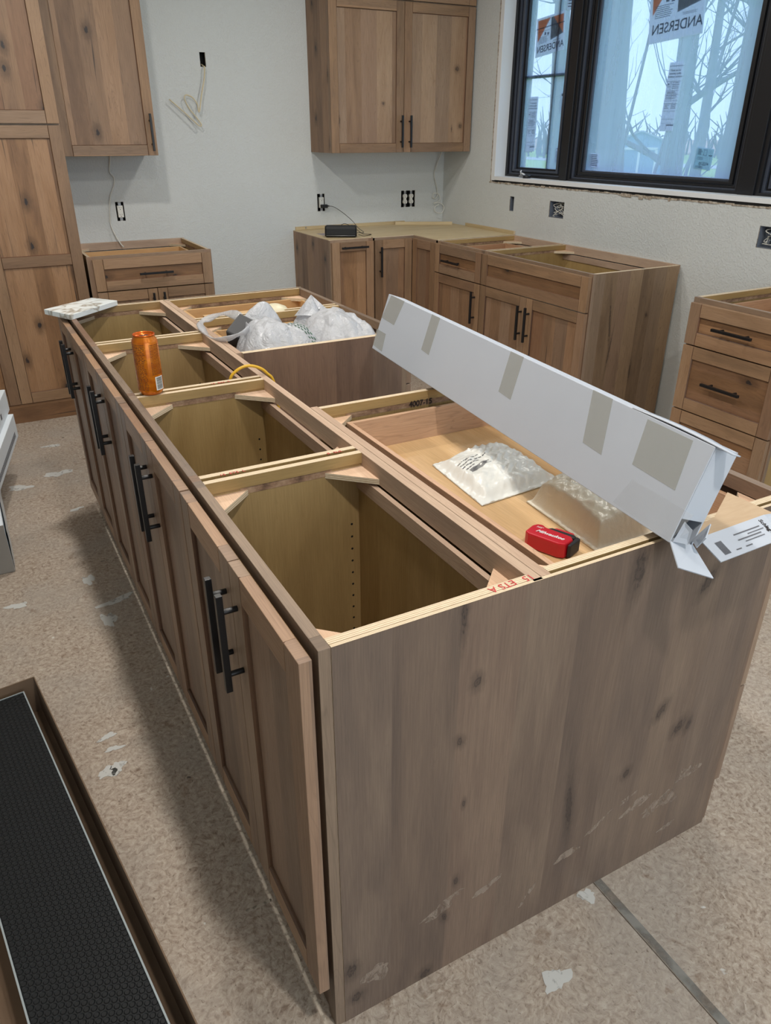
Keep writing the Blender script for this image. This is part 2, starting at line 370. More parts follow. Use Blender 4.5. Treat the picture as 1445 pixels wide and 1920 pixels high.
# subfloor sheets (edges show as seams)
xs = [FX0, -1.805, -.585, .635, 1.855, Xw+.02]; ys = [FY0, -1.9, Yb+.02]
for i in range(len(xs)-1):
    for j in range(len(ys)-1):
        sh = MB().box(xs[i]+.001, xs[i+1]-.001, ys[j]+.0008, ys[j+1]-.0008, -.02, 0).build('floor_sheet', m_floor, floor, .0015)
bx('chalk_line', m_chalk, floor, -.018, -.011, .0, 2.43, 0, .0006)
bx('chalk_line', m_chalk, floor, -.075, -.014, .298, .305, 0, .0006)
bx('chalk_line', m_chalk, floor, -.085, -.014, 1.975, 1.981, 0, .0006)
t = NT('seam_sealer'); m_seal = t.set(color=sr(150, 148, 142), rough=.8, alpha=t.map(t.noise(t.obj(), 14, 3), .4, .6, .1, .75))
bx('seam_sealer', m_seal, floor, .637, .656, -1.5, .0, 0, .0005)
def blob(name, mat, parent, c, rx, ry, ang, seed, z, nn=26, axis='z', thick=.0006):
    rnd = random.Random(seed); ph = [rnd.uniform(0, 6.28) for _ in range(6)]
    P = []
    for k in range(nn):
        a_ = 2*PI*k/nn; rr = 1+.25*math.sin(2*a_+ph[0])+.2*math.sin(3*a_+ph[1])+.14*math.sin(5*a_+ph[2])+.10*math.sin(9*a_+ph[3])
        x = rx*rr*math.cos(a_); y = ry*rr*math.sin(a_)
        P.append((c[0]+x*math.cos(ang)-y*math.sin(ang), c[1]+x*math.sin(ang)+y*math.cos(ang)))
    mb = MB()
    if axis == 'z': mb.prism(P, 'z', z, z+thick)
    else: mb.prism(P, 'y', z-thick, z)
    return mb.build(name, mat, parent)
for i, (x, y, a_, b_, g_) in enumerate([(-.085, 1.67, .055, .020, .2), (-.13, 1.56, .02, .05, .1), (-.12, 2.95, .055, .035, .2), (-.30, 2.86, .05, .03, .1), (-.238, .985, .02, .012, .3), (-.23, .93, .02, .01, 0),
                                        (-.262, .85, .026, .016, .5), (-.236, .855, .02, .02, .1), (-.40, 1.80, .03, .02, 0), (-.15, 1.86, .02, .035, .2), (-.10, 2.5, .03, .012, .2), (.42, -.13, .03, .02, .4), (.60, -.02, .02, .014, .2), (-.10, 3.35, .04, .02, .1)]):
    blob('paint_splash', m_paint, floor, (x, y), a_, b_, g_, i*3+1, .0004)

def wall_holes(name, ax, plane, a0, a1, z0, z1, holes, depth, sgn, mats):
    """wall of small thickness in plane ax=plane; room side faces -ax when sgn=+1"""
    A = sorted({a0, a1, *[h[0] for h in holes], *[h[1] for h in holes]}); Z = sorted({z0, z1, *[h[2] for h in holes], *[h[3] for h in holes]})
    mb = MB()
    def P(a, d, z): return (a, plane+d*sgn, z) if ax == 'y' else (plane+d*sgn, a, z)
    def inh(a, z): return any(h[0] < a < h[1] and h[2] < z < h[3] for h in holes)
    for i in range(len(A)-1):
        for j in range(len(Z)-1):
            if inh((A[i]+A[i+1])/2, (Z[j]+Z[j+1])/2): continue
            q = [P(A[i], 0, Z[j]), P(A[i+1], 0, Z[j]), P(A[i+1], 0, Z[j+1]), P(A[i], 0, Z[j+1])]
            q2 = [P(A[i], depth, Z[j]), P(A[i+1], depth, Z[j]), P(A[i+1], depth, Z[j+1]), P(A[i], depth, Z[j+1])]
            mb.face(q if ax == 'y' else q[::-1]); mb.face(q2[::-1] if ax == 'y' else q2)
    for h in holes:
        c = [(h[0], h[2]), (h[1], h[2]), (h[1], h[3]), (h[0], h[3])]
        for k in range(4):
            (p, q_), (p2, q2_) = c[k], c[(k+1) % 4]
            mb.face([P(p, 0, q_), P(p2, 0, q2_), P(p2, depth, q2_), P(p, depth, q_)], None, 1)
    o = mb.build(name, mats)
    return struct(o)
HB = [(1.222, 1.257, 1.846, 1.922), (.600, .650, .995, 1.105), (1.962, 2.018, .995, 1.108), (2.634, 2.752, .995, 1.108)]
WZ1 = 2.42
HR = [(-1.2, 3.815, 1.197, WZ1), (3.541, 3.587, 1.022, 1.112), (3.040, 3.178, 1.018, 1.112), (1.575, 1.668, 1.012, 1.108)]
wb = wall_holes('wall_back', 'y', Yb, FX0, Xw, 0, ZC, HB, .013, 1, [m_wall, m_gyp])
wr = wall_holes('wall_right', 'x', Xw, FY0, Yb+.013, 0, ZC, HR, .013, 1, [m_wall, m_gyp])
# wall cores behind the drywall
core = MB()
core.box(FX0, Xw, Yb+.07, Yb+.2, 0, ZC).build('wall_core', m_dark, wb)
mb = MB()
mb.box(Xw+.075, Xw+.30, 3.83, Yb+.2, 0, ZC); mb.box(Xw+.075, Xw+.30, FY0, -1.2, 0, ZC); mb.box(Xw+.075, Xw+.30, -1.2, 3.83, 0, 1.19); mb.box(Xw+.075, Xw+.30, -1.2, 3.83, WZ1+.01, ZC)
mb.build('wall_core', m_gyp, wr)
wl = struct(MB().box(FX0-.1, FX0, FY0, Yb+.2, 0, ZC).build('wall_left', m_wall))
wf = MB(); wf.box(FX0, -1.0, FY0-.1, FY0, 0, ZC); wf.box(2.8, Xw+.3, FY0-.1, FY0, 0, ZC); wf.box(-1.0, 2.8, FY0-.1, FY0, 2.3, ZC)
struct(wf.build('wall_front', m_wall))
ceil = struct(MB().box(FX0, Xw+.3, FY0-.1, Yb+.2, ZC, ZC+.1).build('ceiling', m_ceil))
m_lampem = NT('lamp_diffuser'); m_lampem.b.inputs['Emission Color'].default_value = (1, .93, .84, 1); m_lampem.b.inputs['Emission Strength'].default_value = 3; m_lampem = m_lampem.m
for x, y in LAMPS:
    tr = MB().lathe([(.105, ZC-.001), (.105, ZC-.012), (.08, ZC-.016), (.078, ZC-.001)], (x, y), 24).build('recessed_ceiling_lamp', m_jamb)
    tag(tr, 'round white recessed lamp in the ceiling, out of the picture', 'lamp', 'recessed ceiling lamps')
    MB().lathe([(.0, ZC-.006), (.078, ZC-.006)], (x, y), 24).build('lamp_lens', m_lampem, tr)

# ---------------------------------------------------------------- window
XG = 3.135
win = struct(bpy.data.objects.new('window_1', None)); C.objects.link(win)
bx('window_jamb', m_jamb, win, Xw-.002, 3.20, 3.775, 3.812, 1.20, WZ1, bevel=.001)
bx('window_sill_board', m_jamb, win, Xw-.004, 3.20, -1.2, 3.775, 1.203, 1.226, bevel=.001)
bx('window_head', m_jamb, win, Xw-.002, 3.20, -1.2, 3.775, 2.395, WZ1)
YJ = 3.775
def frame_unit(y0, y1, steps, grid=None):
    """stepped frame between y0<y1 with top out of the picture"""
    z0, z1 = 1.226, 2.395
    for k, (xa, xb, inset, w, mt) in enumerate(steps):
        a0, a1, b0, b1 = y0+inset, y1-inset, z0+inset*.62, z1-inset*.62
        for (ya, yb_, za, zb_, nm) in ((a0, a0+w, b0, b1, 'sash_stile'), (a1-w, a1, b0, b1, 'sash_stile'), (a0+w, a1-w, b0, b0+w*.62, 'sash_rail'), (a0+w, a1-w, b1-w*.62, b1, 'sash_rail')):
            bx(nm, mt, win, xa, xb, ya, yb_, za, zb_, bevel=.0012)
STEPS = [(3.083, 3.20, 0, .022, m_wframe), (3.098, 3.20, .022, .016, m_wgasket), (3.112, 3.20, .038, .016, m_wframe), (3.100, 3.17, .054, .020, m_wgasket), (3.118, 3.16, .074, .018, m_wframe)]
frame_unit(3.200, 3.775, STEPS)
frame_unit(1.890, 3.142, [STEPS[0], (3.098, 3.2, .022, .014, m_wgasket), (3.110, 3.2, .036, .016, m_wframe), (3.120, 3.2, .052, .012, m_wgasket), (3.106, 3.2, .064, .022, m_wframe), (3.122, 3.2, .086, .014, m_wgasket)])
frame_unit(1.255, 1.800, STEPS); frame_unit(-.05, 1.19, STEPS[:4]); frame_unit(-1.2, -.11, STEPS[:4])
for ya, yb_ in ((3.142, 3.200), (1.800, 1.890), (1.19, 1.255), (-.11, -.05)):
    bx('mullion', m_wframe, win, 3.072, 3.20, ya, yb_, 1.226, 2.395, bevel=.002)
for ya, yb_ in ((3.292, 3.683), (1.99, 3.042), (1.347, 1.708), (.03, 1.11), (-1.12, -.19)):
    bx('glass_pane', m_glass, win, XG, XG+.004, ya-.02, yb_+.02, 1.262, 2.36)
m_munt = plain('dark_muntin', sr(26, 44, 58), .5)
bx('muntin', m_munt, win, XG+.008, XG+.02, 3.415-.009, 3.415+.009, 1.27, 2.35); bx('muntin', m_munt, win, XG+.008, XG+.02, 3.27, 3.70, 1.797, 1.815)
bx('muntin', m_munt, win, XG+.008, XG+.02, 1.519, 1.537, 1.27, 2.35); bx('muntin', m_munt, win, XG+.008, XG+.02, 1.33, 1.72, 1.797, 1.815)
# ragged drywall edge and gap round the window
rg = MB(); rnd = random.Random(3); y = 3.83
while y > -1.1:
    w = rnd.uniform(.012, .04); h_ = rnd.uniform(.001, .006); dp = rnd.uniform(.0, .003)
    if 2.2 < y < 2.6: h_ += rnd.uniform(0, .012)
    rg.box(Xw-.001-dp, Xw+.012, y-w, y, 1.197-.010-h_, 1.197-.008+rnd.uniform(0, .005)); y -= w
z = 1.19
while z < WZ1:
    w = rnd.uniform(.015, .05); rg.box(Xw-.0012, Xw+.012, 3.812, 3.817+rnd.uniform(.002, .006), z, z+w); z += w
rg.build('ragged_drywall_edge', m_gyp, wr, kind='stuff')
gapb = MB(); y = 3.80
while y > -1.1:
    w = rnd.uniform(.03, .10); gapb.box(Xw-.0006, Xw+.02, y-w, y, 1.190, 1.2035-rnd.uniform(0, .004)); y -= w
gapb.build('sill_gap', m_dark, wr, kind='stuff')

def sheet_on_glass(label, quad, mat=m_paper, cat='sticker', group=None):
    """quad: TL,TR,BR,BL as (y,z); returns thing + mapper; stickers lie on the outside face of the glass"""
    o = thing('window_sticker', label, cat, (XG+.0055, 0, 0), 0, group)
    q = [Vector((0, a, b)) for a, b in quad]
    def mp(s_, t_, d=0): # s right in picture, t down
        top = q[0].lerp(q[1], s_); bot = q[3].lerp(q[2], s_); v = top.lerp(bot, t_); v.x = d; return v
    mb = MB(); mb.face([mp(0, 0), mp(1, 0), mp(1, 1), mp(0, 1)]); mb.face([mp(0, 1, .0004), mp(1, 1, .0004), mp(1, 0, .0004), mp(0, 0, .0004)])
    for a, b in (((0, 0), (1, 0)), ((1, 0), (1, 1)), ((1, 1), (0, 1)), ((0, 1), (0, 0))):
        mb.face([mp(*a), mp(*a, .0004), mp(*b, .0004), mp(*b)])
    mb.build('paper_sheet', mat, o)
    return o, mp
def quadpart(name, o, mp, polys, mat, d=-.0004):
    mb = MB()
    for P in polys: mb.face([mp(a, b, d) for a, b in P])
    return mb.build(name, mat, o)
def rect(a, b, c_, d): return [(a, b), (c_, b), (c_, d), (a, d)]
def lines(n, x0, x1, y0, y1, seed, th=.35):
    rnd = random.Random(seed); out = []
    for k in range(n):
        yy = y0+(y1-y0)*k/n; out.append(rect(x0, yy, x1-(x1-x0)*rnd.uniform(0, .3), yy+(y1-y0)/n*th))
    return out
def barcode(x0, x1, y0, y1, seed, n=14):
    rnd = random.Random(seed); out = []
    for k in range(n):
        a_ = x0+(x1-x0)*k/n; out.append(rect(a_, y0, a_+(x1-x0)/n*rnd.uniform(.3, .75), y1))
    return out
def poster(label, quad):
    o, mp = sheet_on_glass(label, quad, m_paper, 'poster', 'posters on the window')
    quadpart('orange_triangle', o, mp, [[(.05, .06), (.50, .06), (.06, .62)]], m_orange)
    quadpart('orange_triangle', o, mp, [[(.60, .06), (.95, .06), (.95, .55)]], m_orange)
    quadpart('charcoal_triangle', o, mp, [[(.52, .06), (.60, .06), (.95, .55), (.52, .64)]], m_grayp)
    quadpart('printed_lines', o, mp, lines(7, .10, .46, .50, .68, 1)+lines(3, .62, .9, .66, .70, 3)+[rect(0, .26, .98, .285), rect(.02, .355, .5, .363), rect(.30, .40, .36, .47), rect(.40, .42, .46, .48)], m_print, -.0007)
    c = mp(.52, .82, -.0008); xd = (quad[3][0]-quad[2][0]); zd = quad[3][1]-quad[2][1]
    wid = math.hypot(xd, zd)
    tx = text('lettering', 'ANDERSEN', wid*.185, m_print, o, c, (0, xd, zd), (0, -zd, xd) if xd > 0 else (0, 0, 1), bold=.0006)
    return o
poster('smaller white poster with orange and charcoal triangles on the narrow window pane', [(3.627, 2.115), (3.366, 2.135), (3.352, 1.935), (3.618, 1.908)])
poster('large white poster with orange and charcoal triangles on the wide window pane', [(2.715, 2.235), (2.348, 2.25), (2.321, 1.930), (2.672, 1.908)])
def longsticker(label, quad):
    o, mp = sheet_on_glass(label, quad, m_paper, 'sticker', 'long labels on the window')
    quadpart('printed_lines', o, mp, [rect(0, .05, 1, .058), rect(0, .27, 1, .276), rect(0, .40, 1, .404), rect(0, .46, 1, .464), rect(0, .55, 1, .555), rect(0, .59, 1, .597), rect(0, .70, 1, .704), rect(0, .82, 1, .824), rect(0, .88, 1, .884), rect(.45, .90, 1, .92), rect(.45, .9, .47, .97),
             rect(.28, .27, .31, .40), rect(.07, .30, .20, .32), rect(.07, .30, .10, .36), rect(.17, .30, .20, .36)]+lines(4, .4, .92, .29, .39, 4)+lines(4, .12, .88, .415, .455, 6, .5)+lines(3, .08, .9, .47, .54, 7)+lines(3, .1, .42, .61, .68, 8)+lines(3, .55, .95, .61, .68, 9), m_print)
    wid = abs(quad[0][0]-quad[1][0])
    for k, s_ in enumerate(('Thank you for', 'selecting quality', 'Andersen products')):
        text('lettering', s_, wid*.13, m_print, o, mp(.5, .115+.045*k, -.0006), (0, -1, -.02), (0, 0, 1), bold=.0002)
    return o
longsticker('long narrow printed label hanging in the middle of the wide window pane', [(2.500, 1.817), (2.405, 1.816), (2.414, 1.500), (2.506, 1.500)])
longsticker('long narrow printed label low on the narrow window pane', [(3.640, 1.695), (3.554, 1.695), (3.551, 1.380), (3.646, 1.375)])
o, mp = sheet_on_glass('pale grey green shipping label near the bottom corner of the wide pane', [(2.229, 1.429), (2.123, 1.419), (2.129, 1.321), (2.236, 1.330)], m_sticker)
quadpart('printed_lines', o, mp, lines(8, .08, .34, .08, .36, 2, .6)+[rect(.42, .08, .62, .10), rect(.42, .34, .62, .36), rect(.42, .08, .44, .36), rect(.60, .08, .62, .36), rect(.75, .30, .95, .35)]+lines(3, .08, .5, .45, .6, 4, .3)+barcode(.1, .55, .85, .97, 4, 12), m_print)
text('lettering', '013274', .020, m_print, o, mp(.55, .75, -.0006), (0, -1, -.05), (0, 0, 1), bold=.0004)
o, mp = sheet_on_glass('small half hidden printed label at the mullion, upper of two on the narrow pane', [(3.340, 1.708), (3.286, 1.709), (3.282, 1.595), (3.332, 1.596)])
quadpart('printed_lines', o, mp, [rect(.15, .03, 1, .16)]+barcode(.2, .9, .25, .9, 7, 6), m_print)
o, mp = sheet_on_glass('small label of fine print at the mullion, lower of two on the narrow pane', [(3.337, 1.406), (3.281, 1.407), (3.282, 1.319), (3.338, 1.317)])
quadpart('printed_lines', o, mp, [rect(.1, .03, 1, .1)]+lines(10, .1, 1, .2, .98, 9, .45), m_print)
o, mp = sheet_on_glass('small square label of fine print in the lower corner of the wide pane', [(3.020, 1.380), (2.938, 1.379), (2.933, 1.304), (3.016, 1.307)])
quadpart('printed_lines', o, mp, lines(7, .05, .9, .05, .95, 12, .5), m_print)
o, mp = sheet_on_glass('torn printed label at the top of the narrow pane beside the mullion', [(3.356, 2.28), (3.285, 2.28), (3.282, 2.128), (3.357, 2.134)])
quadpart('printed_lines', o, mp, lines(9, .1, .9, .1, .95, 15, .4), m_print)
# little things on the sill
o = thing('roll_of_tape', 'small flat black roll of tape lying on the white window sill', 'tape', (3.035, 3.475, 1.2265))
MB().lathe([(.012, 0), (.026, 0), (.026, .017), (.012, .017), (.012, 0)], n=28).build('tape_roll', m_black, o); MB().lathe([(.0121, .0171), (.0258, .0175)], n=28).build('tape_face', m_steel, o)
o = thing('window_crank', 'small pale folding crank handle at the foot of the narrow window sash', 'crank', (3.06, 3.555, 1.2265))
mb = MB(); mb.box(-.012, .012, -.022, .022, 0, .014); mb.build('crank_base', m_steel, o, .003)
MB().tube([(0, .012, .012), (-.002, .016, .036), (-.004, .008, .040)], [.005, .005, .004]).build('crank_arm', m_jamb, o); MB().tube([(-.002, .010, .026), (-.006, -.03, .018)], [.005, .006]).build('crank_knob', m_jamb, o)

# ================================================================= cabinets
def handle(parent, axis, c, z, y, L=.2, out=.030):
    """square bar pull; axis 'v' centre x=c spanning z-L/2..z+L/2; 'h' spanning x"""
    mb = MB(); s_ = .0058
    if axis == 'v':
        mb.box(c-s_, c+s_, y-out-s_, y-out+s_, z-L/2, z+L/2)
        P = [(c, z+L/2-.035), (c, z-L/2+.035)]
    else:
        mb.box(c-L/2, c+L/2, y-out-s_, y-out+s_, z-s_, z+s_)
        P = [(c-L/2+.035, z), (c+L/2-.035, z)]
    for (a, b) in P: mb.tube([(a, y-out+s_-.001, b), (a, y, b)], .0052, 12)
    return mb.build('handle', m_black, parent, .0008)
def front(root, name, x0, x1, z0, z1, mats=None, y=-.022, hd=None, rail=.056, mid=None, label=None, panelmat=None, th=.020):
    """shaker front: panel mesh with stiles, rails and handle as children"""
    mp_, ms_ = (mats or (m_door, m_stile))[:2]; mr_ = mats[2] if mats and len(mats) > 2 else ms_; yb = y+th; R = rail
    horiz = (x1-x0) > 1.4*(z1-z0)
    p = bx(name, panelmat or mp_, root, x0+R-.006, x1-R+.006, y+.009, yb-.003, z0+R-.006, z1-R+.006, g='x' if horiz else 'z')
    if label: p['label'] = label
    ch = .004
    def member(nm, horizontal, a0, a1, b0, b1, inner):
        # b0..b1 across; inner = list of sides ('lo','hi') that carry the inner bevel
        pr = [(b0, yb), (b1, yb)]
        if 'hi' in inner: pr += [(b1, y+ch), (b1-ch*.7, y)]
        else: pr += [(b1, y)]
        if 'lo' in inner: pr += [(b0+ch*.7, y), (b0, y+ch)]
        else: pr += [(b0, y)]
        mb = MB(); ai = 2 if horizontal else 0
        mb.prism([(q, w) for w, q in pr] if horizontal else pr, 'x' if horizontal else 'z', a0, a1, g='x' if horizontal else 'z')
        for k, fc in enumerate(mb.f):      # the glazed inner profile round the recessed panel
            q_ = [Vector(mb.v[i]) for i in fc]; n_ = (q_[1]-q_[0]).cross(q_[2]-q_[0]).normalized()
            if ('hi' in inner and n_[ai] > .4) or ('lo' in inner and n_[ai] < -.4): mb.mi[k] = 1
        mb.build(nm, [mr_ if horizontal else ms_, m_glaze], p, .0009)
    member('stile', False, z0, z1, x0, x0+R, ['hi']); member('stile', False, z0, z1, x1-R, x1, ['lo'])
    member('rail', True, x0+R, x1-R, z0, z0+R, ['hi']); member('rail', True, x0+R, x1-R, z1-R, z1, ['lo'])
    if mid: member('rail', True, x0+R, x1-R, mid-R/2, mid+R/2, ['lo', 'hi'])
    if hd: handle(p, hd[0], hd[1], hd[2], y, *(hd[3:] or (.2,)))
    return p
def pinholes(side, xf, ys, z0, n, sgn):
    for yy in ys:
        for k in range(n):
            z = z0-k*.032
            MB().tube([(xf+sgn*.0003, yy, z), (xf-sgn*.002, yy, z)], .0028, 10).build('shelf_pin_hole', m_dark, side)
def carcass(root, w, d, z1=H, z0=0.0, toe=.11, finL=None, finR=None, frame=m_frame, inset=.007, blocks=True, nails=True, pins=None, sides=(True, True), bot=True, framew=.032, backmat=None, railh=.030):
    """open-topped base cabinet: x along the front, y to the back, front frame at y 0..0.019"""
    ft = .019; T = .0125
    for k, (a, b, fin) in enumerate(((inset, inset+T, finL), (w-inset-T, w-inset, finR))):
        if not sides[k]: continue
        if fin: a, b = ((0.0, T+inset) if k == 0 else (w-T-inset, w))
        fc = {}; mats = [m_maple, m_ply, fin or m_maple]
        if fin: fc = {('-x' if k == 0 else '+x'): 2}
        sp_ = bx('side_panel', mats, root, a, b, ft, d-.0192 if nails else d, z0, z1, g='z', edge=1, faces=fc, off=(0, 0) if fin else None)
        inx = b if k == 0 else a; s2 = 1 if k == 0 else -1
        bx('routed_strip', m_dado, sp_, *sorted((inx, inx+s2*.0008)), .09, d-.09, z1-.040, z1-.025, g='y')
        bx('top_lip', [m_maple, m_ply], sp_, *sorted((inx, inx+s2*.003)), ft, d-.019, z1-.0245, z1, g='y', edge=1)
        if pins and k in pins[0]: pinholes(sp_, inx, (d-.045,), pins[1], pins[2], s2)
    ol, orr = (inset+T, w-inset-T)
    bx('back_panel', backmat or m_maple, root, ol, orr, d-.026, d-.020, z0+toe, z1-.078, g='z')
    if nails:
        bx('back_rail', m_raw, root, 0 if not finL else T, w if not finR else w-T, d-.019, d, z1-.045, z1, g='x', bevel=.0008)
        bx('ledger_strip', m_raw, root, ol, orr, d-.031, d-.0192, z1-.082, z1-.050, g='x')
    if bot: bx('bottom_panel', m_maple, root, ol, orr, ft, d-.026, z0+toe, z0+toe+.012, g='x')
    bx('frame_stile', frame, root, 0, framew, 0, ft, z0, z1, g='z', bevel=.0008); bx('frame_stile', frame, root, w-framew, w, 0, ft, z0, z1, g='z', bevel=.0008)
    bx('frame_rail', frame, root, framew, w-framew, 0, ft, z1-railh, z1, g='x', bevel=.0008); bx('frame_rail', frame, root, framew, w-framew, 0, ft, z0+toe-.01, z0+toe+.022, g='x')
    if z0 < .05: bx('toe_board', frame, root, framew, w-framew, .004, ft, z0, z0+toe-.01, g='x')
    if blocks:
        zt = z1-.031; zb = zt-.013; a = .085; b = .088
        for (cx_, sx) in ((ol, 1), (orr, -1)):
            for (cy_, sy) in ((ft, 1), (d-.019 if nails else d-.02, -1)):
                MB().prism([(cx_, cy_), (cx_+sx*a, cy_), (cx_, cy_+sy*b)], 'z', zb, zt, g='x', edge=1).build('corner_block', [m_block, m_ply], root, .0006)
def drawer_box(root, x0, x1, y0, y1, z0, z1, side=m_birch, floorm=m_birch, far=None):
    p = bx('drawer_box', floorm, root, x0+.012, x1-.012, y0+.012, y1-.012, z0+.008, z0+.014, g='x')
    bx('drawer_side', [side, m_birch, far or side], p, x0, x0+.012, y0, y1, z0, z1, g='y', bevel=.001, faces={'+x': 2}); bx('drawer_side', [side, m_birch, far or side], p, x1-.012, x1, y0, y1, z0, z1, g='y', bevel=.001, faces={'-x': 2})
    bx('drawer_back', side, p, x0+.012, x1-.012, y1-.012, y1, z0, z1, g='x', bevel=.001); bx('drawer_back', side, p, x0+.012, x1-.012, y0, y0+.012, z0, z1, g='x', bevel=.001)
    return p

# ---- island: four shallow cabinets facing left
IM = (m_isl, m_stile_i := wood('island_stile_wood', [sr(112, 92, 78), sr(140, 116, 97), sr(155, 130, 108), sr(167, 141, 117)], stave=.3, auto=False, contrast=.8), wood('island_rail_wood', [sr(128, 98, 76), sr(156, 124, 98), sr(170, 138, 110), sr(182, 150, 122)], stave=.3, auto=False, contrast=.8))
CW = (2.4384-.000)/4; LD = .386
ILAB = ['nearest shallow island cabinet with two tall shaker doors beside the bare end panel',
        'second shallow island cabinet from the near end panel, pair of tall doors',
        'third shallow island cabinet from the near end panel, drinks can stands at its near edge',
        'far shallow island cabinet under the marbled slab, pair of tall doors']
for i in range(4):
    y1 = CW*(i+1)+.005; w = CW-(0.0 if i else -.0068)
    c = thing('island_cabinet', ILAB[i], 'cabinet', (0, y1, 0), -PI/2, 'shallow island cabinets facing the aisle')
    carcass(c, w, LD, frame=m_frame_shaded, pins=([0], .705, 17) if i == 0 else ([0], .700, 6))
    a0, a1 = .003, w-.003 if i else w-.004; mdl = (a0+a1)/2
    front(c, 'door', a0, mdl-.0015, .118, .862, IM, -.0275, ('v', mdl-.030, .722, .2)); front(c, 'door', mdl+.0015, a1, .118, .862, IM, -.0275, ('v', mdl+.030, .722, .2))
    if i < 3:
        pass
# ---- island: right side, deep cabinets facing right
DW = 1.0-LD-.001
def island_right(y0, w, label, fins=(None, None), drawers=True):
    c = thing('deep_island_cabinet', label, 'cabinet', (1.0, y0, 0), PI/2, 'deep island cabinets')
    carcass(c, w, DW, finL=fins[0], finR=fins[1], bot=True, frame=m_frame_shaded)
    return c
cn = island_right(.005, .915, 'deep near island cabinet whose open top drawer holds mailers and a red tool')
drawer_box(cn, .052, .868, .028, DW-.078, .742, .838, m_maplepink, m_birch)
for (za, zb) in ((.690, .862), (.405, .686), (.118, .401)):
    front(cn, 'drawer_front', .004, .911, za, zb, IM, -.0215, ('h', .457, (za+zb)/2, .2))
bx('drawer_slide', m_steel, cn, .021, .034, .03, DW-.06, .77, .80); bx('drawer_slide', m_steel, cn, .880, .893, .03, DW-.06, .77, .80)
cm = island_right(1.492, .535, 'deep middle island cabinet with a bare brown side, white bags inside its drawer', (m_gap, None))
drawer_box(cm, .045, .495, .028, DW-.06, .742, .838)
cf = island_right(2.029, .409, 'deep far island cabinet in the far corner of the island')
drawer_box(cf, .045, .370, .028, DW-.06, .742, .838)
for c_, w_ in ((cm, .535), (cf, .409)):
    for (za, zb) in ((.690, .862), (.405, .686), (.118, .401)):
        front(c_, 'drawer_front', .004, w_-.004, za, zb, IM, -.0215, ('h', w_/2, (za+zb)/2, .16))
# writing on the far side of the near drawer cabinet
text('lettering', '4007-15', .022, m_ink, cn, (.8913, .30, .845), (0, -1, 0), (0, 0, 1), bold=.0004)
# end panels
ep = thing('island_end_panel', 'wide bare grey-brown veneer panel closing the near end of the island', 'panel', (0, 0, 0), 0)
bx('veneer_panel', [m_end, m_ply], ep, .0195, .981, -.0024, .0045, 0, H, g='z', edge=1, off=(0, 0), props={})
ep2 = thing('island_end_panel', 'thin bare panel closing the far end of the island', 'panel', (0, 2.4432, 0), 0)
bx('veneer_panel', [m_end, m_ply], ep2, .0, 1.0, .001, .007, 0, H, g='z', edge=1)
for i, (x, z, a_, b_, g_) in enumerate([(.225, .193, .045, .014, .35), (.329, .185, .03, .010, .4), (.534, .154, .028, .012, .3), (.723, .20, .04, .014, .5), (.79, .165, .045, .016, .3), (.825, .165, .03, .02, .3), (.69, .235, .02, .008, .3),
                                        (.085, .10, .03, .022, .8), (.845, .065, .03, .006, .3), (.875, .22, .03, .02, .2), (.61, .20, .035, .006, .5), (.44, .09, .03, .006, .9)]):
    blob('plaster_smear', m_smear, ep, (x, z), a_, b_, g_, i*5+2, -.0025, axis='y', thick=.0003)
# red pencil marks on the plywood edges
text('lettering', '15', .020, m_red, ep, (.365, .012, H+.0006), (-.98, -.1, 0), (0, -1, 0))
text('lettering', 'ETS A', .020, m_red, ep, (.315, .011, H+.0006), (-.98, -.1, 0), (0, -1, 0))
for yy, s_, xx in ((.613, '15  ETS  L', .085), (1.222, '15  B33  R', .25), (.613, 'R  SLR', .315)):
    ic = bpy.data.objects['island_cabinet' if yy < 1 else 'island_cabinet.001']
    text('lettering', s_, .013, m_red, ic, (ic.location.y-(yy+.0065), xx, H+.0006), (0, 1, 0), (-1, 0, 0))

# ---- base cabinet on the back wall
c = thing('base_cabinet', 'small base cabinet with one wide drawer over two doors beside the pantry', 'cabinet', (.295, Yb-.61, 0), 0)
carcass(c, .703, .609, frame=m_frame, framew=.04)
KD = (m_door, m_stile)
front(c, 'drawer_front', .027, .692, .690, .862, KD, hd=('h', .362, .774, .19), panelmat=m_warm)
front(c, 'door', .027, .358, .118, .684, KD, hd=('v', .330, .565, .2)); front(c, 'door', .362, .692, .118, .684, KD, hd=('v', .390, .565, .2))
drawer_box(c, .05, .65, .025, .50, .742, .838)
# ---- pantry
px0, px1 = -.65, .28; py = 3.812
c = thing('pantry_cabinet', 'tall pantry cabinet reaching up out of the picture, doors above and below', 'cabinet', (px0, py, 0), 0)
w = px1-px0
bx('side_panel', m_door, c, 0, .019, .019, Yb-py, 0, 2.5, g='z'); bx('side_panel', m_door, c, w-.019, w, .019, Yb-py, 0, 2.5, g='z')
bx('back_panel', m_maple, c, .019, w-.019, Yb-py-.008, Yb-py, 0, 2.5); bx('top_panel', m_maple, c, .019, w-.019, .019, Yb-py-.008, 2.48, 2.5, g='x')
bx('shelf', m_maple, c, .019, w-.019, .019, Yb-py-.008, 1.52, 1.54, g='x'); bx('shelf', m_maple, c, .019, w-.019, .019, Yb-py-.008, .10, .12, g='x')
for a, b in ((0, .03), (w-.03, w)): bx('frame_stile', m_frame, c, a, b, 0, .019, 0, 2.5, g='z')
for a, b in ((.10, .13), (1.505, 1.55), (2.46, 2.5)): bx('frame_rail', m_frame, c, .03, w-.03, 0, .019, a, b, g='x')
bx('toe_board', m_warm, c, 0, w, -.010, -.001, 0, .108, g='x', bevel=.001)
pm = -.187-px0
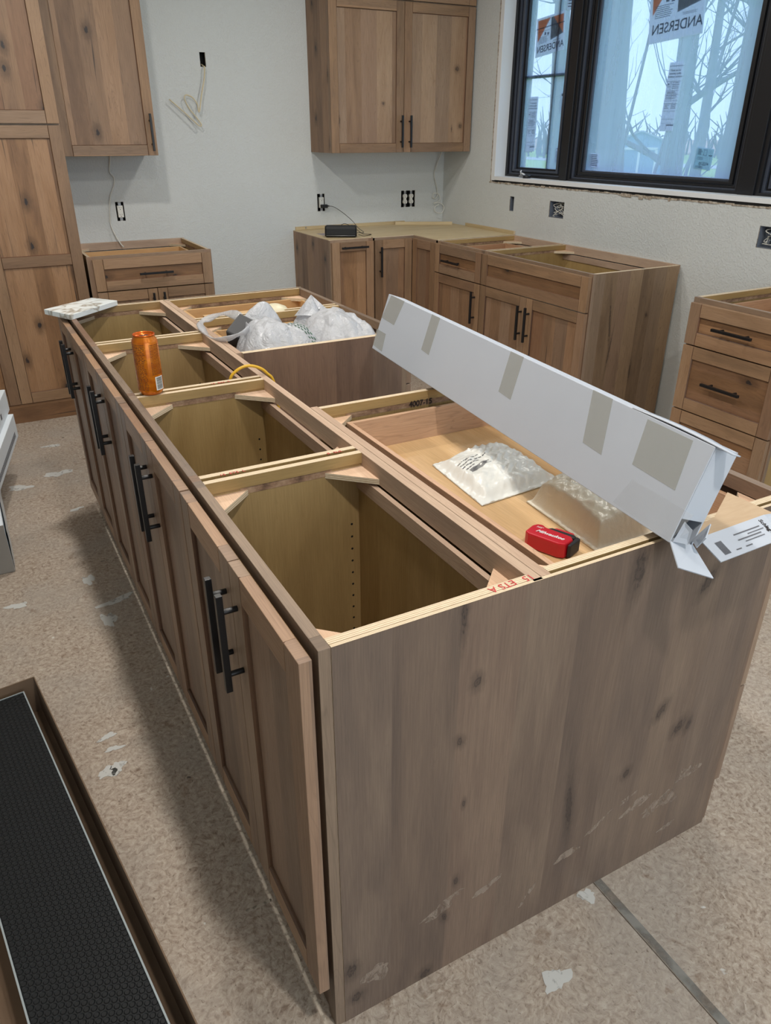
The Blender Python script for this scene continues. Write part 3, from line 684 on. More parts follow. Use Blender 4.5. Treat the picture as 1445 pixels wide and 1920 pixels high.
front(c, 'door', pm+.0015, w-.003, .113, 1.522, KD, hd=None, rail=.060, mid=.875, panelmat=m_warm); front(c, 'door', .003, pm-.0015, .113, 1.522, KD, rail=.060, mid=.875, panelmat=m_warm)
front(c, 'door', pm+.0015, w-.003, 1.531, 2.49, KD, rail=.060); front(c, 'door', .003, pm-.0015, 1.531, 2.49, KD, rail=.060)
# ---- upper cabinets
def upper(label, x0, x1, yd, doors, z0=1.371, ztop=2.52, splits=None):
    d = Yb-yd-.022
    c = thing('wall_cabinet', label, 'cabinet', (x0, Yb-d, 0), 0); w = x1-x0
    bx('side_panel', m_door, c, 0, .017, .019, d, z0, ztop, g='z'); bx('side_panel', m_door, c, w-.017, w, .019, d, z0, ztop, g='z')
    bx('bottom_panel', m_maple, c, .017, w-.017, .019, d, z0+.004, z0+.018, g='x'); bx('back_panel', m_maple, c, .017, w-.017, d-.006, d, z0+.018, ztop, g='z'); bx('top_panel', m_maple, c, .017, w-.017, .019, d-.006, ztop-.015, ztop, g='x')
    for a, b in ((0, .035), (w-.035, w)): bx('frame_stile', m_frame, c, a, b, 0, .019, z0, ztop, g='z')
    for a in [z0]+[s-.016 for s in (splits or [])]+[ztop-.035]: bx('frame_rail', m_frame, c, .035, w-.035, 0, .019, a, a+.032, g='x')
    for (a, b, za, zb, hd, pmt) in doors: front(c, 'door', a, b, za, zb, KD, hd=hd, panelmat=pmt)
    return c
upper('wall cabinet between the pantry and the cable hole, one door seen', .30, .824, 4.069, [(.003, .521, 1.372, 2.51, ('v', .494, 1.49, .19), m_door)])
m_upper = wood('upper_door_veneer', [sr(118, 92, 70), sr(146, 117, 92), sr(160, 130, 102), sr(172, 143, 115)], auto=False, contrast=1.1, stave=.11, knots=[(2.858-1.93, 1.866, .012, .012, -.5), (2.899-1.93, 1.53, .010, .010, 0), (2.83-1.93, 1.511, .003, .012, 0), (2.3-1.93, 1.656, .007, .007, 0), (1.983-1.93, 1.557, .004, .018, 0)])
cu_ = upper('wall cabinet with a pair of doors and two centre handles above the speaker', 1.93, 2.987, 4.067,
      [(-.006, .5165, 1.372, 2.214, ('v', .495, 1.495, .19), m_upper), (.5205, 1.052, 1.372, 2.214, ('v', .560, 1.495, .19), m_upper), (-.006, .5165, 2.222, 2.51, None, m_door), (.5205, 1.052, 2.222, 2.51, None, m_door)], splits=[2.218])
for ch_ in cu_.children:   # the two lower panels use true coordinates so their knots sit where they should
    if ch_.name.startswith('door') and ch_.data.materials[0] == m_upper:
        me = ch_.data; ul = me.uv_layers[0]
        for lp in me.loops:
            co = me.vertices[lp.vertex_index].co; ul.data[lp.index].uv = (co.x, co.z)

# ---- corner run
RY = Yb-.61
c = thing('base_cabinet', 'narrow pull-out base cabinet with a bar handle across its door top, under the speaker', 'cabinet', (1.77, RY, 0), 0)
carcass(c, .309, .609, finL=m_door, blocks=False, nails=False)
front(c, 'door', .006, .303, .118, .862, KD, hd=('h', .157, .832, .19), panelmat=m_warm)
bx('top_deck', [m_deck, m_ply], c, .0, .309, .0195, .609, H, H+.004, g='x', edge=1)
c = thing('corner_cabinet', 'L-shaped corner base cabinet under a flat plywood deck', 'cabinet', (2.079, RY, 0), 0)
xi = Xw-.61-2.079            # inner corner x
w2 = Xw-2.079; yy0 = 3.503-RY
MB().prism([(.0005, .0005), (xi+.0005, .0005), (xi+.0005, yy0), (w2-.002, yy0), (w2-.002, .607), (.0005, .607)], 'z', H+.0002, H+.0045, g='x', edge=1).build('top_deck', [m_deck, m_ply], c)
bx('frame_rail', m_frame, c, 0, xi, 0, .019, H-.03, H, g='x'); bx('frame_rail', m_frame, c, xi, xi+.019, yy0, 0, H-.03, H, g='y')
bx('frame_stile', m_frame, c, 0, .012, 0, .019, 0, H, g='z'); bx('frame_stile', m_frame, c, xi, xi+.019, 0, .019, 0, H, g='z'); bx('frame_stile', m_frame, c, xi, xi+.019, yy0, yy0+.02, 0, H, g='z')
bx('side_panel', m_maple, c, xi+.019, w2-.002, yy0, yy0+.0125, 0, H-.001); bx('bottom_panel', m_maple, c, .0, w2-.002, .019, .605, .11, .122)
bx('toe_board', m_frame, c, .012, xi, .004, .019, 0, .10, g='x'); bx('toe_board', m_frame, c, xi+.004, xi+.019, yy0+.02, 0, 0, .10, g='y')
front(c, 'door', .006, xi-.024, .118, .862, KD, hd=('v', .040, .728, .19))
cdoor = bpy.data.objects.new('hinged_leaf', None); C.objects.link(cdoor); cdoor.parent = c; cdoor.location = (xi, 0, 0); cdoor.rotation_euler = (0, 0, -PI/2)
# second leaf faces left: built directly in turned coordinates
def front_left(root, *a, **k):
    """front() facing -x: build in a scratch root, then turn the meshes"""
    return None
bpy.data.objects.remove(cdoor)
scr = bpy.data.objects.new('scratch', None); C.objects.link(scr)
leaf = front(scr, 'door', .026, -yy0-.003, .118, .862, KD)
RM = Matrix.Translation((xi, 0, 0)) @ Matrix.Rotation(-PI/2, 4, 'Z')
leaf.data.transform(RM); leaf.parent = c
for ch_ in leaf.children: ch_.data.transform(RM)
bpy.data.objects.remove(scr)
# strips of plywood round the deck
o = thing('wall_strip', 'long pale plywood strip screwed along the back wall behind the speaker', 'strip', (0, 0, 0))
bx('plywood_strip', [m_deck, m_ply], o, 1.785, 2.66, Yb-.014, Yb-.001, H+.005, H+.026, g='x', edge=1)
for x in (1.86, 2.22): MB().tube([(x, Yb-.0145, H+.017), (x, Yb-.017, H+.017)], .005, 10).build('screw', m_steel, o)
o = thing('corner_strip', 'short plywood strip set diagonally across the wall corner on the deck', 'strip', (2.56, Yb-.005, 0), -.48)
bx('plywood_strip', [m_deck, m_ply], o, 0.02, .44, -.034, -.020, H+.005, H+.026, g='x', edge=1)
o = thing('wall_strip', 'pale plywood strip along the window wall over the corner cabinet deck', 'strip', (0, 0, 0))
bx('plywood_strip', [m_deck, m_ply], o, Xw-.014, Xw-.001, 3.50, 4.08, H+.005, H+.026, g='y', edge=1)

XF = Xw-.61
c = thing('base_cabinet', 'base cabinet with one small drawer over one door under the narrow window', 'cabinet', (XF, 3.503, 0), -PI/2)
carcass(c, .514, .609)
front(c, 'drawer_front', .003, .510, .690, .862, KD, hd=('h', .220, .774, .19), panelmat=m_warm); front(c, 'door', .003, .510, .118, .684, KD, hd=('v', .470, .545, .19))
drawer_box(c, .05, .46, .03, .5, .742, .838, m_maplepink)
c = thing('sink_cabinet', 'wide sink base cabinet with false drawer front over two doors, bare side facing the gap', 'cabinet', (XF, 2.987, 0), -PI/2)
m_side = wood('sink_side_veneer', [sr(108, 86, 66), sr(132, 108, 84), sr(146, 120, 94), sr(158, 131, 102)], auto=False, contrast=1.3, stave=.085, knots=[(.15, .62, .004, .09, .12), (.17, .48, .003, .07, -.1), (.40, .64, .006, .008, .4), (.34, .35, .004, .03, 0)])
carcass(c, .914, .609, finR=m_side)
front(c, 'drawer_front', .004, .908, .690, .862, KD, panelmat=m_warm)
front(c, 'door', .004, .4405, .118, .684, KD, hd=('v', .408, .545, .19)); front(c, 'door', .4435, .908, .118, .684, KD, hd=('v', .476, .545, .19))
c = thing('drawer_cabinet', 'base cabinet with a stack of three knotty drawers, cut by the picture edge', 'cabinet', (XF, 1.459, 0), -PI/2)
carcass(c, .50, .609, finL=m_door)
for (za, zb) in ((.684, .856), (.398, .678), (.118, .392)): front(c, 'drawer_front', .006, .494, za, zb, KD, hd=('h', .250, (za+zb)/2+.003, .19), panelmat=m_warm)
drawer_box(c, .05, .45, .03, .5, .742, .838, m_maplepink)

# ================================================================= wall electrics
def duplex(root, x, z, kind='duplex', body=m_whiteplastic):
    """receptacle facing -y at local y=0"""
    s = bx('yoke', m_steel, root, x-.009, x+.009, -.001, .001, z-.052, z+.052, bevel=.0005)
    for sg in (-1, 1):
        mb = MB(); mb.lathe([(.002, 0), (.0085, 0), (.0085, .0015), (.002, .0015), (.002, 0)], n=16)
        e = mb.build('mounting_ear', m_whiteplastic, root); e.location = (x, .002, z+sg*.052); e.rotation_euler = (PI/2, 0, 0)
    if kind == 'duplex':
        for sg in (-1, 1):
            mb = MB(); pts = [(x+.0165*math.cos(a)*(1), z+sg*.0195+max(-.0125, min(.0125, .0165*math.sin(a)))) for a in [2*PI*k/24 for k in range(24)]]
            mb.prism(pts, 'y', -.006, .010); face = mb.build('receptacle_face', body, root, .0006)
            for dx, hh in ((-.006, .004), (.006, .0035)): bx('slot', m_dark, face, x+dx-.0009, x+dx+.0009, -.0064, -.005, z+sg*.0195+.0005-hh+.003, z+sg*.0195+hh+.003)
            MB().tube([(x, -.0064, z+sg*.0195-.0075), (x, -.005, z+sg*.0195-.0075)], .0024, 10).build('slot', m_dark, face)
        bx('body', body, root, x-.010, x+.010, -.003, .012, z-.03, z+.03)
    else:
        body_ = bx('body', body, root, x-.0165, x+.0165, -.007, .012, z-.034, z+.034, bevel=.001)
        for sg in (-1, 1):
            for dx, hh in ((-.006, .004), (.006, .0035)): bx('slot', m_dark, body_, x+dx-.0009, x+dx+.0009, -.0074, -.006, z+sg*.020-hh+.003, z+sg*.020+hh+.003)
            MB().tube([(x, -.0074, z+sg*.020-.0075), (x, -.006, z+sg*.020-.0075)], .0024, 10).build('slot', m_dark, body_)
        bx('test_button', m_whiteplastic, body_, x-.006, x+.006, -.0085, -.006, z-.005, z+.005)
def ebox(root, x0, x1, z0, z1, dp=.055, mat=m_dark):
    mb = MB(); t_ = .002
    mb.box(x0, x1, dp-t_, dp, z0, z1); mb.box(x0, x0+t_, .004, dp, z0, z1); mb.box(x1-t_, x1, .004, dp, z0, z1); mb.box(x0, x1, .004, dp, z0, z0+t_); mb.box(x0, x1, .004, dp, z1-t_, z1)
    return mb.build('electrical_box', mat, root)
def outlet(label, loc, rz, gangs, kind, half, zz):
    o = thing('wall_outlet', label, 'outlet', loc, rz, 'uncovered outlets')
    ebox(o, -half+.001, half-.001, -zz+.001, zz-.001)
    for g_ in gangs: duplex(o, g_, 0, kind)
    return o
outlet('uncovered white outlet low on the wall beside the hanging white wire', (.625, Yb, 1.05), 0, [0], 'decora', .025, .055)
op = outlet('uncovered white outlet above the speaker with a black charger plugged in', (1.99, Yb, 1.0515), 0, [.002], 'decora', .028, .0565)
outlet('uncovered double outlet, two pairs of white sockets under the wall cabinet', (2.693, Yb, 1.0515), 0, [-.026, .026], 'duplex', .059, .0565)
def wirebox(label, yc, zc, hy, hz, seed, n):
    o = thing('open_junction_box', label, 'electrical box', (Xw, yc, zc), -PI/2)
    ebox(o, -hy+.001, hy-.001, -hz+.001, hz-.001, .05, m_boxblue)
    rnd = random.Random(seed)
    for k in range(n):
        P = [(rnd.uniform(-hy, hy)*.7, rnd.uniform(.01, .035), hz*(1-.9*j/2)*rnd.uniform(.5, 1) if j < 3 else -hz*rnd.uniform(.2, .85)) for j in range(5)]
        P[0] = (rnd.uniform(-hy, hy)*.6, .04, hz*.85)
        MB().tube(spline(P, 5), .0022, 6).build('wire', m_cablewhite if k % 3 else m_boxblue, o)
    return o
wirebox('small empty single box cut into the window wall under the sill corner', 3.564, 1.067, .023, .045, 1, 1)
wirebox('open box full of loose wires in the window wall over the sink cabinet', 3.109, 1.065, .069, .047, 5, 9)
wirebox('open wire-filled box in the window wall cut by the picture edge', 1.6215, 1.060, .0465, .048, 9, 6)
o = thing('cable_hole', 'small black rectangular hole high on the back wall with a hanging cream cable', 'hole', (1.2395, Yb, 1.884))
mb = MB(); mb.box(-.0172, .0172, .05, .055, -.037, .037); mb.build('hole_back', m_dark, o)
k = tag(MB().tube(spline([(1.236, Yb+.03, 1.86), (1.236, 4.405, 1.848), (1.236, 4.385, 1.838), (1.226, 4.38, 1.78), (1.200, 4.375, 1.70), (1.176, 4.37, 1.612), (1.168, 4.37, 1.606), (1.165, 4.372, 1.645), (1.140, 4.378, 1.680), (1.106, 4.385, 1.692), (1.094, 4.385, 1.672),
    (1.112, 4.380, 1.625), (1.150, 4.375, 1.575), (1.177, 4.37, 1.535), (1.170, 4.37, 1.524), (1.148, 4.375, 1.540), (1.075, 4.38, 1.605), (1.000, 4.385, 1.668)], 8), .0044, 8, flat=.8).build('hanging_cable', m_cream), 'cream cable hanging in a zigzag from the black wall hole', 'cable')
tag(MB().tube(spline([(.608, 4.40, 1.385), (.606, 4.40, 1.345), (.596, 4.402, 1.30), (.594, 4.40, 1.272), (.612, 4.398, 1.245), (.607, 4.40, 1.205), (.580, 4.402, 1.15), (.566, 4.402, 1.10), (.556, 4.402, 1.03), (.552, 4.402, .975), (.57, 4.39, .91), (.590, 4.37, .865), (.60, 4.35, .85)], 8), .0045, 8, flat=.8).build('hanging_wire', m_cablewhite), 'white wire hanging from the wall cabinet down into the small base cabinet', 'wire')
tag(MB().tube(spline([(2.945, 4.36, 1.375), (2.935, 4.38, 1.33), (2.91, 4.395, 1.25), (2.905, 4.40, 1.20), (2.925, 4.40, 1.14), (2.938, 4.40, 1.075), (2.92, 4.398, 1.048), (2.895, 4.395, 1.058), (2.90, 4.39, 1.085), (2.94, 4.385, 1.075), (2.95, 4.385, 1.035), (2.90, 4.385, 1.015), (2.95, 4.38, 1.018), (2.985, 4.378, .985), (2.965, 4.38, .945), (2.915, 4.385, .955), (2.91, 4.385, .99), (2.945, 4.385, 1.005)], 8), .0032, 6).build('coiled_wire', m_cablewhite), 'thin white wire curling down the wall corner from the wall cabinet', 'wire')

# speaker, cable, plug
o = thing('portable_speaker', 'black rounded portable speaker on the plywood deck', 'speaker', (1.905, 3.925, H+.0045), -.50)
bm = MB(); L_, Hs, D_ = .098, .072, .035
prof = [(-D_+.012, 0), (D_-.012, 0), (D_, .014), (D_, Hs-.014), (D_-.012, Hs), (-D_+.012, Hs), (-D_, Hs-.014), (-D_, .014)]
t = NT('speaker_mesh_cloth'); vb = t.n.new('ShaderNodeTexVoronoi'); t.put(vb.inputs['Vector'], t.obj()); vb.inputs['Scale'].default_value = 700
t.bump(vb.outputs['Distance'], .0006, .6); m_spk = t.set(color=(.010, .011, .012), rough=.6)
MB().prism(prof, 'x', -L_, L_).build('speaker_body', m_spk, o, .006)
for sx in (-1, 1): MB().prism([(a*.9, .005+b*.87) for a, b in prof], 'x', *sorted((sx*L_, sx*(L_+.005)))).build('end_cap', m_black, o, .002)
MB().tube([(-L_+.004, -D_-.001, .012), (L_-.004, -D_-.001, .012)], .0018, 8).build('silver_line', m_steel, o)
tag(MB().prism([(-.03, -.055), (.03, -.055), (.03, .055), (-.03, .055)], 'z', H+.0048, H+.0056).build('white_card', m_paper), 'white card lying on the deck behind the speaker', 'card').location = (1.86, 4.10, 0)
o = thing('charger_plug', 'small black charger plugged into the outlet above the speaker', 'charger', (1.992, Yb-.0075, 1.029))
bx('plug_body', m_black, o, -.012, .032, -.032, 0, -.011, .011, bevel=.003); MB().tube([(.032, -.016, 0), (.048, -.017, 0)], [.005, .0035], 10).build('strain_relief', m_black, o)
tag(MB().tube(spline([(2.038, Yb-.025, 1.029), (2.075, Yb-.04, 1.020), (2.12, Yb-.08, .985), (2.15, Yb-.16, .94), (2.13, Yb-.30, .905), (2.10, 3.98, .893), (2.03, 3.93, .90), (2.006, 3.885, .905)], 8), .0019, 6).build('charging_cable', m_black), 'thin black charging cable from the wall plug down to the speaker', 'cable')
tag(MB().tube(spline([(1.955, 4.03, .884), (1.96, 4.06, .925), (2.0, 4.06, .945), (2.06, 4.03, .915), (2.09, 3.98, .886), (2.13, 3.93, .884), (2.05, 3.88, .884), (2.006, 3.875, .895)], 8), .0018, 6).build('charging_cable', m_black), 'slack loop of black cable lying behind the speaker', 'cable')
# yellow cable over the centre rail
tag(MB().tube(spline([(.300, 1.275, .70), (.285, 1.262, .80), (.288, 1.262, .868), (.305, 1.258, .893), (.335, 1.255, .905), (.365, 1.25, .900), (.392, 1.245, .880), (.414, 1.24, .83), (.43, 1.24, .6)], 8), .0042, 10).build('yellow_cable', m_cable_y), 'yellow cable looping over the island centre rail', 'cable')

# ---- marble slab sample on the far-left corner of the island
t = NT('marbled_quartz'); ob_ = t.obj(); v1 = t.noise(t.vmul(ob_, (1, 1.6, 1)), 5, 3, .5, .8)
vein = t.math('ABSOLUTE', t.math('SUBTRACT', v1, .5)); colr = t.mix(t.map(vein, 0, .03, .8, 0), sr(232, 238, 238), sr(150, 138, 116)); cloud = t.noise(ob_, 7, 3)
m_marb = t.set(color=t.mix(t.map(cloud, .55, .75, 0, .35), colr, sr(186, 188, 182)), rough=.18, spec=.5)
o = thing('stone_sample', 'white marbled stone slab sample lying on the far-left island corner', 'stone slab', (.062, 2.372, H), 0)
q = [(-.137, .012), (.060, .158), (.140, .052), (-.062, -.140)]
bv = MB().prism(q, 'z', .0008, .0195).build('slab', m_marb, o, .001)

# ---- drinks can
t = NT('orange_can_print'); X, Y, Z = t.sep(t.obj()); uvx, uvy, _ = t.sep(t.uv())
n = t.noise(t.vmul(t.uv(), (6, 60, 1)), 1, 2); base = t.mix(t.map(n, .35, .65), sr(186, 96, 10), sr(208, 120, 18))
m_can = t.set(color=base, rough=.26, metal=.35)
m_canrim = plain('orange_can_rim', sr(214, 98, 30), .25, .6)
o = thing('drinks_can', 'tall orange drinks can standing on the divider edges of the island', 'can', (.062, 1.228, H+.0006), math.radians(0))
MB().lathe([(.0, .006), (.020, .004), (.024, 0), (.0265, .001), (.0325, .012), (.033, .018), (.033, .138), (.0315, .143), (.0275, .151), (.0268, .154), (.0278, .1565), (.0270, .158), (.0258, .1565), (.0250, .153)], n=48).build('can_body', m_can, o)
MB().lathe([(.0279, .1548), (.0283, .1565), (.0276, .1582), (.0262, .158), (.0256, .1560), (.0250, .152), (.0, .152)], n=48).build('can_rim', m_canrim, o)
tabm = MB(); tabm.prism([(-.010, -.006), (.008, -.007), (.013, 0), (.008, .007), (-.010, .006)], 'z', .1525, .1536); tabm.build('pull_tab', m_black, o, .0003)
def wrap(name, mat, o, a0, a1, z0, z1, rad=.0332, n=8):
    mb = MB()
    for k in range(n):
        b0 = a0+(a1-a0)*k/n; b1 = a0+(a1-a0)*(k+1)/n
        mb.face([(rad*math.cos(b0), rad*math.sin(b0), z0), (rad*math.cos(b1), rad*math.sin(b1), z0), (rad*math.cos(b1), rad*math.sin(b1), z1), (rad*math.cos(b0), rad*math.sin(b0), z1)], None, 0, True)
    return mb
A0 = math.atan2(-.7559-1.228, -.3066-.062)   # direction from the can to the front aisle
d2 = math.pi/180
wb_ = wrap('label', None, o, A0+24*d2, A0+68*d2, .014, .050).build('barcode_patch', m_whiteplastic, o)
mb = MB(); rnd = random.Random(4); z = .017
while z < .047:
    h_ = rnd.uniform(.0005, .0014); s_ = wrap('', None, o, A0+29*d2, A0+63*d2, z, z+h_, .03335)
    k0 = len(mb.v); mb.v += s_.v; mb.f += [tuple(i+k0 for i in f_) for f_ in s_.f]; mb.uv += s_.uv; mb.mi += s_.mi; mb.sm += s_.sm; z += h_+rnd.uniform(.0006, .0012)
mb.build('barcode_lines', m_ink, wb_)
mb = MB(); rnd = random.Random(8)
def addw(a0, a1, z0, z1):
    s_ = wrap('', None, o, a0, a1, z0, z1, .03315, 4); k0 = len(mb.v); mb.v += s_.v; mb.f += [tuple(i+k0 for i in f_) for f_ in s_.f]; mb.uv += s_.uv; mb.mi += s_.mi; mb.sm += s_.sm
for k in range(22):     # text column facing the camera's right
    z = .132-k*.0038; a = A0+14*d2
    if z < .056: break
    while a < A0+64*d2:
        w_ = rnd.uniform(4, 11)*d2; addw(a, min(a+w_, A0+66*d2), z, z+.0016); a += w_+1.5*d2
for k in range(30):     # nutrition table on the left
    z = .134-k*.0042
    if z < .014: break
    a = A0-72*d2
    while a < A0-14*d2:
        w_ = rnd.uniform(5, 16)*d2; addw(a, min(a+w_, A0-8*d2), z, z+.0015); a += w_+rnd.uniform(1, 6)*d2
addw(A0-75*d2, A0-2*d2, .1275, .1288); addw(A0-75*d2, A0-2*d2, .094, .0952)
t = NT('brown_print'); mb.build('small_print', t.set(color=sr(92, 44, 12), rough=.4), o, kind='stuff')

# ================================================================= white carton across the island
t = NT('white_card'); n = t.noise(t.obj(), 6, 3); m_card = t.set(color=t.mix(n, sr(176, 182, 192), sr(184, 190, 199)), rough=.62, spec=.3)
t = NT('brown_card'); n = t.noise(t.vmul(t.obj(), (30, 160, 30)), 1, 3); m_kraft = t.set(color=t.mix(n, sr(178, 152, 122), sr(194, 170, 140)), rough=.85)
t = NT('tape'); m_tape = t.set(color=sr(184, 184, 176), rough=.22, alpha=.32, spec=.5)
t = NT('clear_tape'); m_clear = t.set(color=sr(215, 218, 222), rough=.10, alpha=.12, spec=1.0)
An = Vector((.616, -.037, .896)); Lv = Vector((.758, 1.292, .896))-An; Wv = Vector((.055, -.014, .160))
Lx = Lv.normalized(); Wy = (Wv-Lx*Wv.dot(Lx)).normalized(); Nz = Lx.cross(Wy)   # check direction below
if Nz.x > 0: Nz = -Nz             # outward normal of the broad face looks to the aisle
BL, BW, BT = Lv.length, .171, .055
box = thing('long_white_carton', 'long white carton lying tilted across the deep side of the island', 'carton', An)
m3 = Matrix((Lx, Wy, -Nz)).transposed()   # local x along length, y up the broad face, z into the box
if m3.determinant() < 0:
    m3 = Matrix((Lx, Wy, -Nz)).transposed()
box.rotation_mode = 'QUATERNION'
flip = m3.determinant() < 0
if flip:                                   # keep a proper rotation: run x from the far end
    m3 = Matrix((-Lx, Wy, -Nz)).transposed(); box.location = An+Lx*BL
box.rotation_quaternion = m3.to_quaternion()
def bxx(a): return (BL-a) if flip else a
def bb(name, mat, x0, x1, y0, y1, z0, z1, parent=box, bevel=0, **k):
    xa, xb = sorted((bxx(x0), bxx(x1))); return bx(name, mat, parent, xa, xb, y0, y1, z0, z1, g='x', bevel=bevel, **k)
ct = .003
bb('front_wall', m_card, 0, BL, 0, BW, 0, ct, bevel=.0012); bb('back_wall', m_card, 0, BL, 0, BW, BT-ct, BT); bb('top_wall', m_card, .0, BL, BW-ct, BW, ct, BT-ct, bevel=.001)
bot = bb('bottom_wall', m_card, 0, BL, 0, ct, ct, BT-ct); bb('far_end', m_card, BL-ct, BL, ct, BW-ct, ct, BT-ct)
nearend = bb('near_end', m_card, 0.0, ct, .045, BW-ct, ct, BT-ct)
# printed hatch on the underside near the far end
mb = MB()
for k in range(5):
    xa, xb = sorted((bxx(.55), bxx(BL-.03))); mb.box(xa, xb, -.0005, 0, .008+k*.007, .011+k*.007)
mb.build('printed_hatching', plain('print_brown_grey', sr(112, 100, 96), .8), bot)
def tape(x0, x1, y0, y1, sk=0.0, mat=m_tape):
    mb = MB(); P = [(bxx(x0), y0), (bxx(x1), y0+.003), (bxx(x1+sk), y1), (bxx(x0+sk), y1)]
    return mb.prism(P, 'z', -.0006, -.0001).build('tape_strip', mat, box)
tape(BL-.10, BL-.001, .095, BW, -.02); tape(BL-.075, BL-.002, .008, .06, .01); tape(BL-.36, BL-.31, .070, BW, .005); tape(.555, .610, .075, BW, .01); tape(.225, .285, .070, BW, .03); tape(.035, .145, .080, BW-.006, .01)
tape(.0, .15, .004, .060, -.02, m_clear)
def poly3(name, mat, pts, parent, th=.002):
    """thin plate through world points; parent is a world-placed thing"""
    P = [Vector(p) for p in pts]; n_ = (P[1]-P[0]).cross(P[2]-P[0]).normalized()*th
    mb = MB(); mb.face(P, None, 0); mb.face([p-n_ for p in P][::-1], None, min(1, (len(mat)-1) if isinstance(mat, list) else 0))
    for i in range(len(P)): j = (i+1) % len(P); mb.face([P[i], P[i]-n_, P[j]-n_, P[j]], None, 0)
    ob = mb.build(name, mat, None); bpy.context.view_layer.update()
    if parent:
        ob.parent = parent; ob.matrix_parent_inverse = Matrix.Identity(4); iv = parent.matrix_world.inverted(); ob.data.transform(iv)
    return ob
bpy.context.view_layer.update()
def bw(x, y, z): return box.matrix_world @ Vector((bxx(x), y, z))
poly3('end_flap', m_card, [bw(0, .002, .0), bw(0, .002, BT), bw(-.055, -.030, BT+.012), bw(-.040, -.026, -.004)], box)
poly3('torn_flap', m_card, [bw(-.001, .004, .006), bw(-.003, .042, .008), bw(-.016, .034, .018), bw(-.014, .008, .026)], box)
poly3('torn_flap', m_card, [bw(-.001, .012, BT-.006), bw(-.018, .05, BT-.004), bw(-.034, .03, BT-.02), bw(-.02, .006, BT-.012)], box)
# top flap curling past the near end
mb = MB()
R_ = 6
for k in range(R_):
    def pt(i, e):
        s_ = i/R_; x = .20-.235*s_; lift = .003*math.sin(PI*s_)+.0012
        return (bxx(x), BW+lift, (.0 if e == 0 else BT-.010-.016*s_*s_*(1.6 if s_ > .8 else 1)))
    mb.face([pt(k, 0), pt(k+1, 0), pt(k+1, 1), pt(k, 1)], None, 0, True); 
ob = mb.build('top_flap', m_card, box); md = ob.modifiers.new('thick', 'SOLIDIFY'); md.thickness = .002
# ---- opened sheet of cardboard under the carton end
sh = thing('flattened_carton', 'opened brown and white cardboard sheet with a printed label under the carton end', 'cardboard', (0, 0, 0))
zt = H+.0035
mb = MB(); mb.prism([(.895, .072), (.895, -.030), (.700, -.038), (.700, -.002), (.787, .012)], 'z', H+.0006, zt, g='x', edge=0); mb.build('brown_sheet', m_kraft, sh)
poly3('white_flap', m_card, [(.695, -.032, H+.006), (.688, -.088, H-.010), (.850, -.086, H-.008), (.862, -.032, H+.010)], sh, .002)
poly3('white_flap', m_card, [(.862, -.031, H+.009), (.850, -.086, H-.008), (.915, -.050, H-.02), (.93, -.030, H+.000)], sh, .002)
lab = MB()
def lq(a, b): # on the white flap, a along x 0..1, b towards the viewer 0..1
    p0 = Vector((.695, -.032, H+.0064)).lerp(Vector((.862, -.032, H+.0104)), a); p1 = Vector((.688, -.088, H-.0096)).lerp(Vector((.850, -.086, H-.0076)), a); return p0.lerp(p1, b)
rnd = random.Random(5)
for k in range(12): lab.face([lq(.12+k*.008, .35), lq(.12+k*.008+.005, .35), lq(.12+k*.008+.005, .85), lq(.12+k*.008, .85)][::-1])
for (a0, a1, b0, b1) in ((.42, .82, .30, .34), (.42, .78, .52, .56), (.30, .38, .80, .84), (.45, .55, .80, .84), (.60, .85, .42, .45), (.5, .8, .64, .67)): lab.face([lq(a0, b0), lq(a1, b0), lq(a1, b1), lq(a0, b1)][::-1])
lab.build('printed_lines', m_greyink, sh)
p0 = lq(.90, .42); text('lettering', 'Schlage', .0115, m_ink, sh, p0, (lq(.9, 1)-lq(.9, 0)), (lq(1, .5)-lq(0, .5)), bold=.0003)

# ---- padded mailers in the drawer
def mailer(label, corners, zb, th, seed, tex=1.0, pw=.45, er=.11):
    """corners TL,TR,BR,BL in xy"""
    N = 84; q = [Vector((a, b, 0)) for a, b in corners]; mb = MB(); rnd = random.Random(seed); G = {}
    cx_ = sum(p.x for p in q)/4; cy_ = sum(p.y for p in q)/4
    for i in range(N+1):
        for j in range(N+1):
            s_, t_ = i/N, j/N; p = q[0].lerp(q[1], s_).lerp(q[3].lerp(q[2], s_), t_)
            e = min(s_, 1-s_, t_, 1-t_); k = min(1, max(0, (e-.02)/er)); k = k*k*(3-2*k)
            prof_ = (math.sin(PI*s_)**pw)*(math.sin(PI*t_)**pw) if 0 < s_ < 1 and 0 < t_ < 1 else 0
            chev = abs(((s_*9+abs((t_*5) % 1-.5)*2.0) % 1)-.5)*2
            h_ = th*prof_*k+k*(.0052*tex*chev*(1 if s_ > .42 else .3)+.005*noise.noise(Vector((s_*7+seed, t_*7, 0)))+.002*noise.noise(Vector((s_*20+seed, t_*20, 3))))
            edgew = .0015*noise.noise(Vector((s_*12, t_*12, seed)))*(1-k)*3
            G[i, j] = Vector((p.x, p.y, zb+.002+max(0, h_)+abs(edgew)))
    for i in range(N):
        for j in range(N):
            mb.face([G[i, j], G[i, j+1], G[i+1, j+1], G[i+1, j]], [(i/N, j/N), (i/N, (j+1)/N), ((i+1)/N, (j+1)/N), ((i+1)/N, j/N)], 0, True)
    for i in range(N):
        for (a, b) in (((i, 0), (i+1, 0)), ((i+1, N), (i, N)), ((0, i+1), (0, i)), ((N, i), (N, i+1))):
            A_, B_ = G[a], G[b]; mb.face([Vector((A_.x, A_.y, zb+.0005)), A_, B_, Vector((B_.x, B_.y, zb+.0005))][::-1])
    mb.face([Vector((*G[k].xy, zb+.0005)) for k in ((0, 0), (N, 0), (N, N), (0, N))])
    return mb, G, N
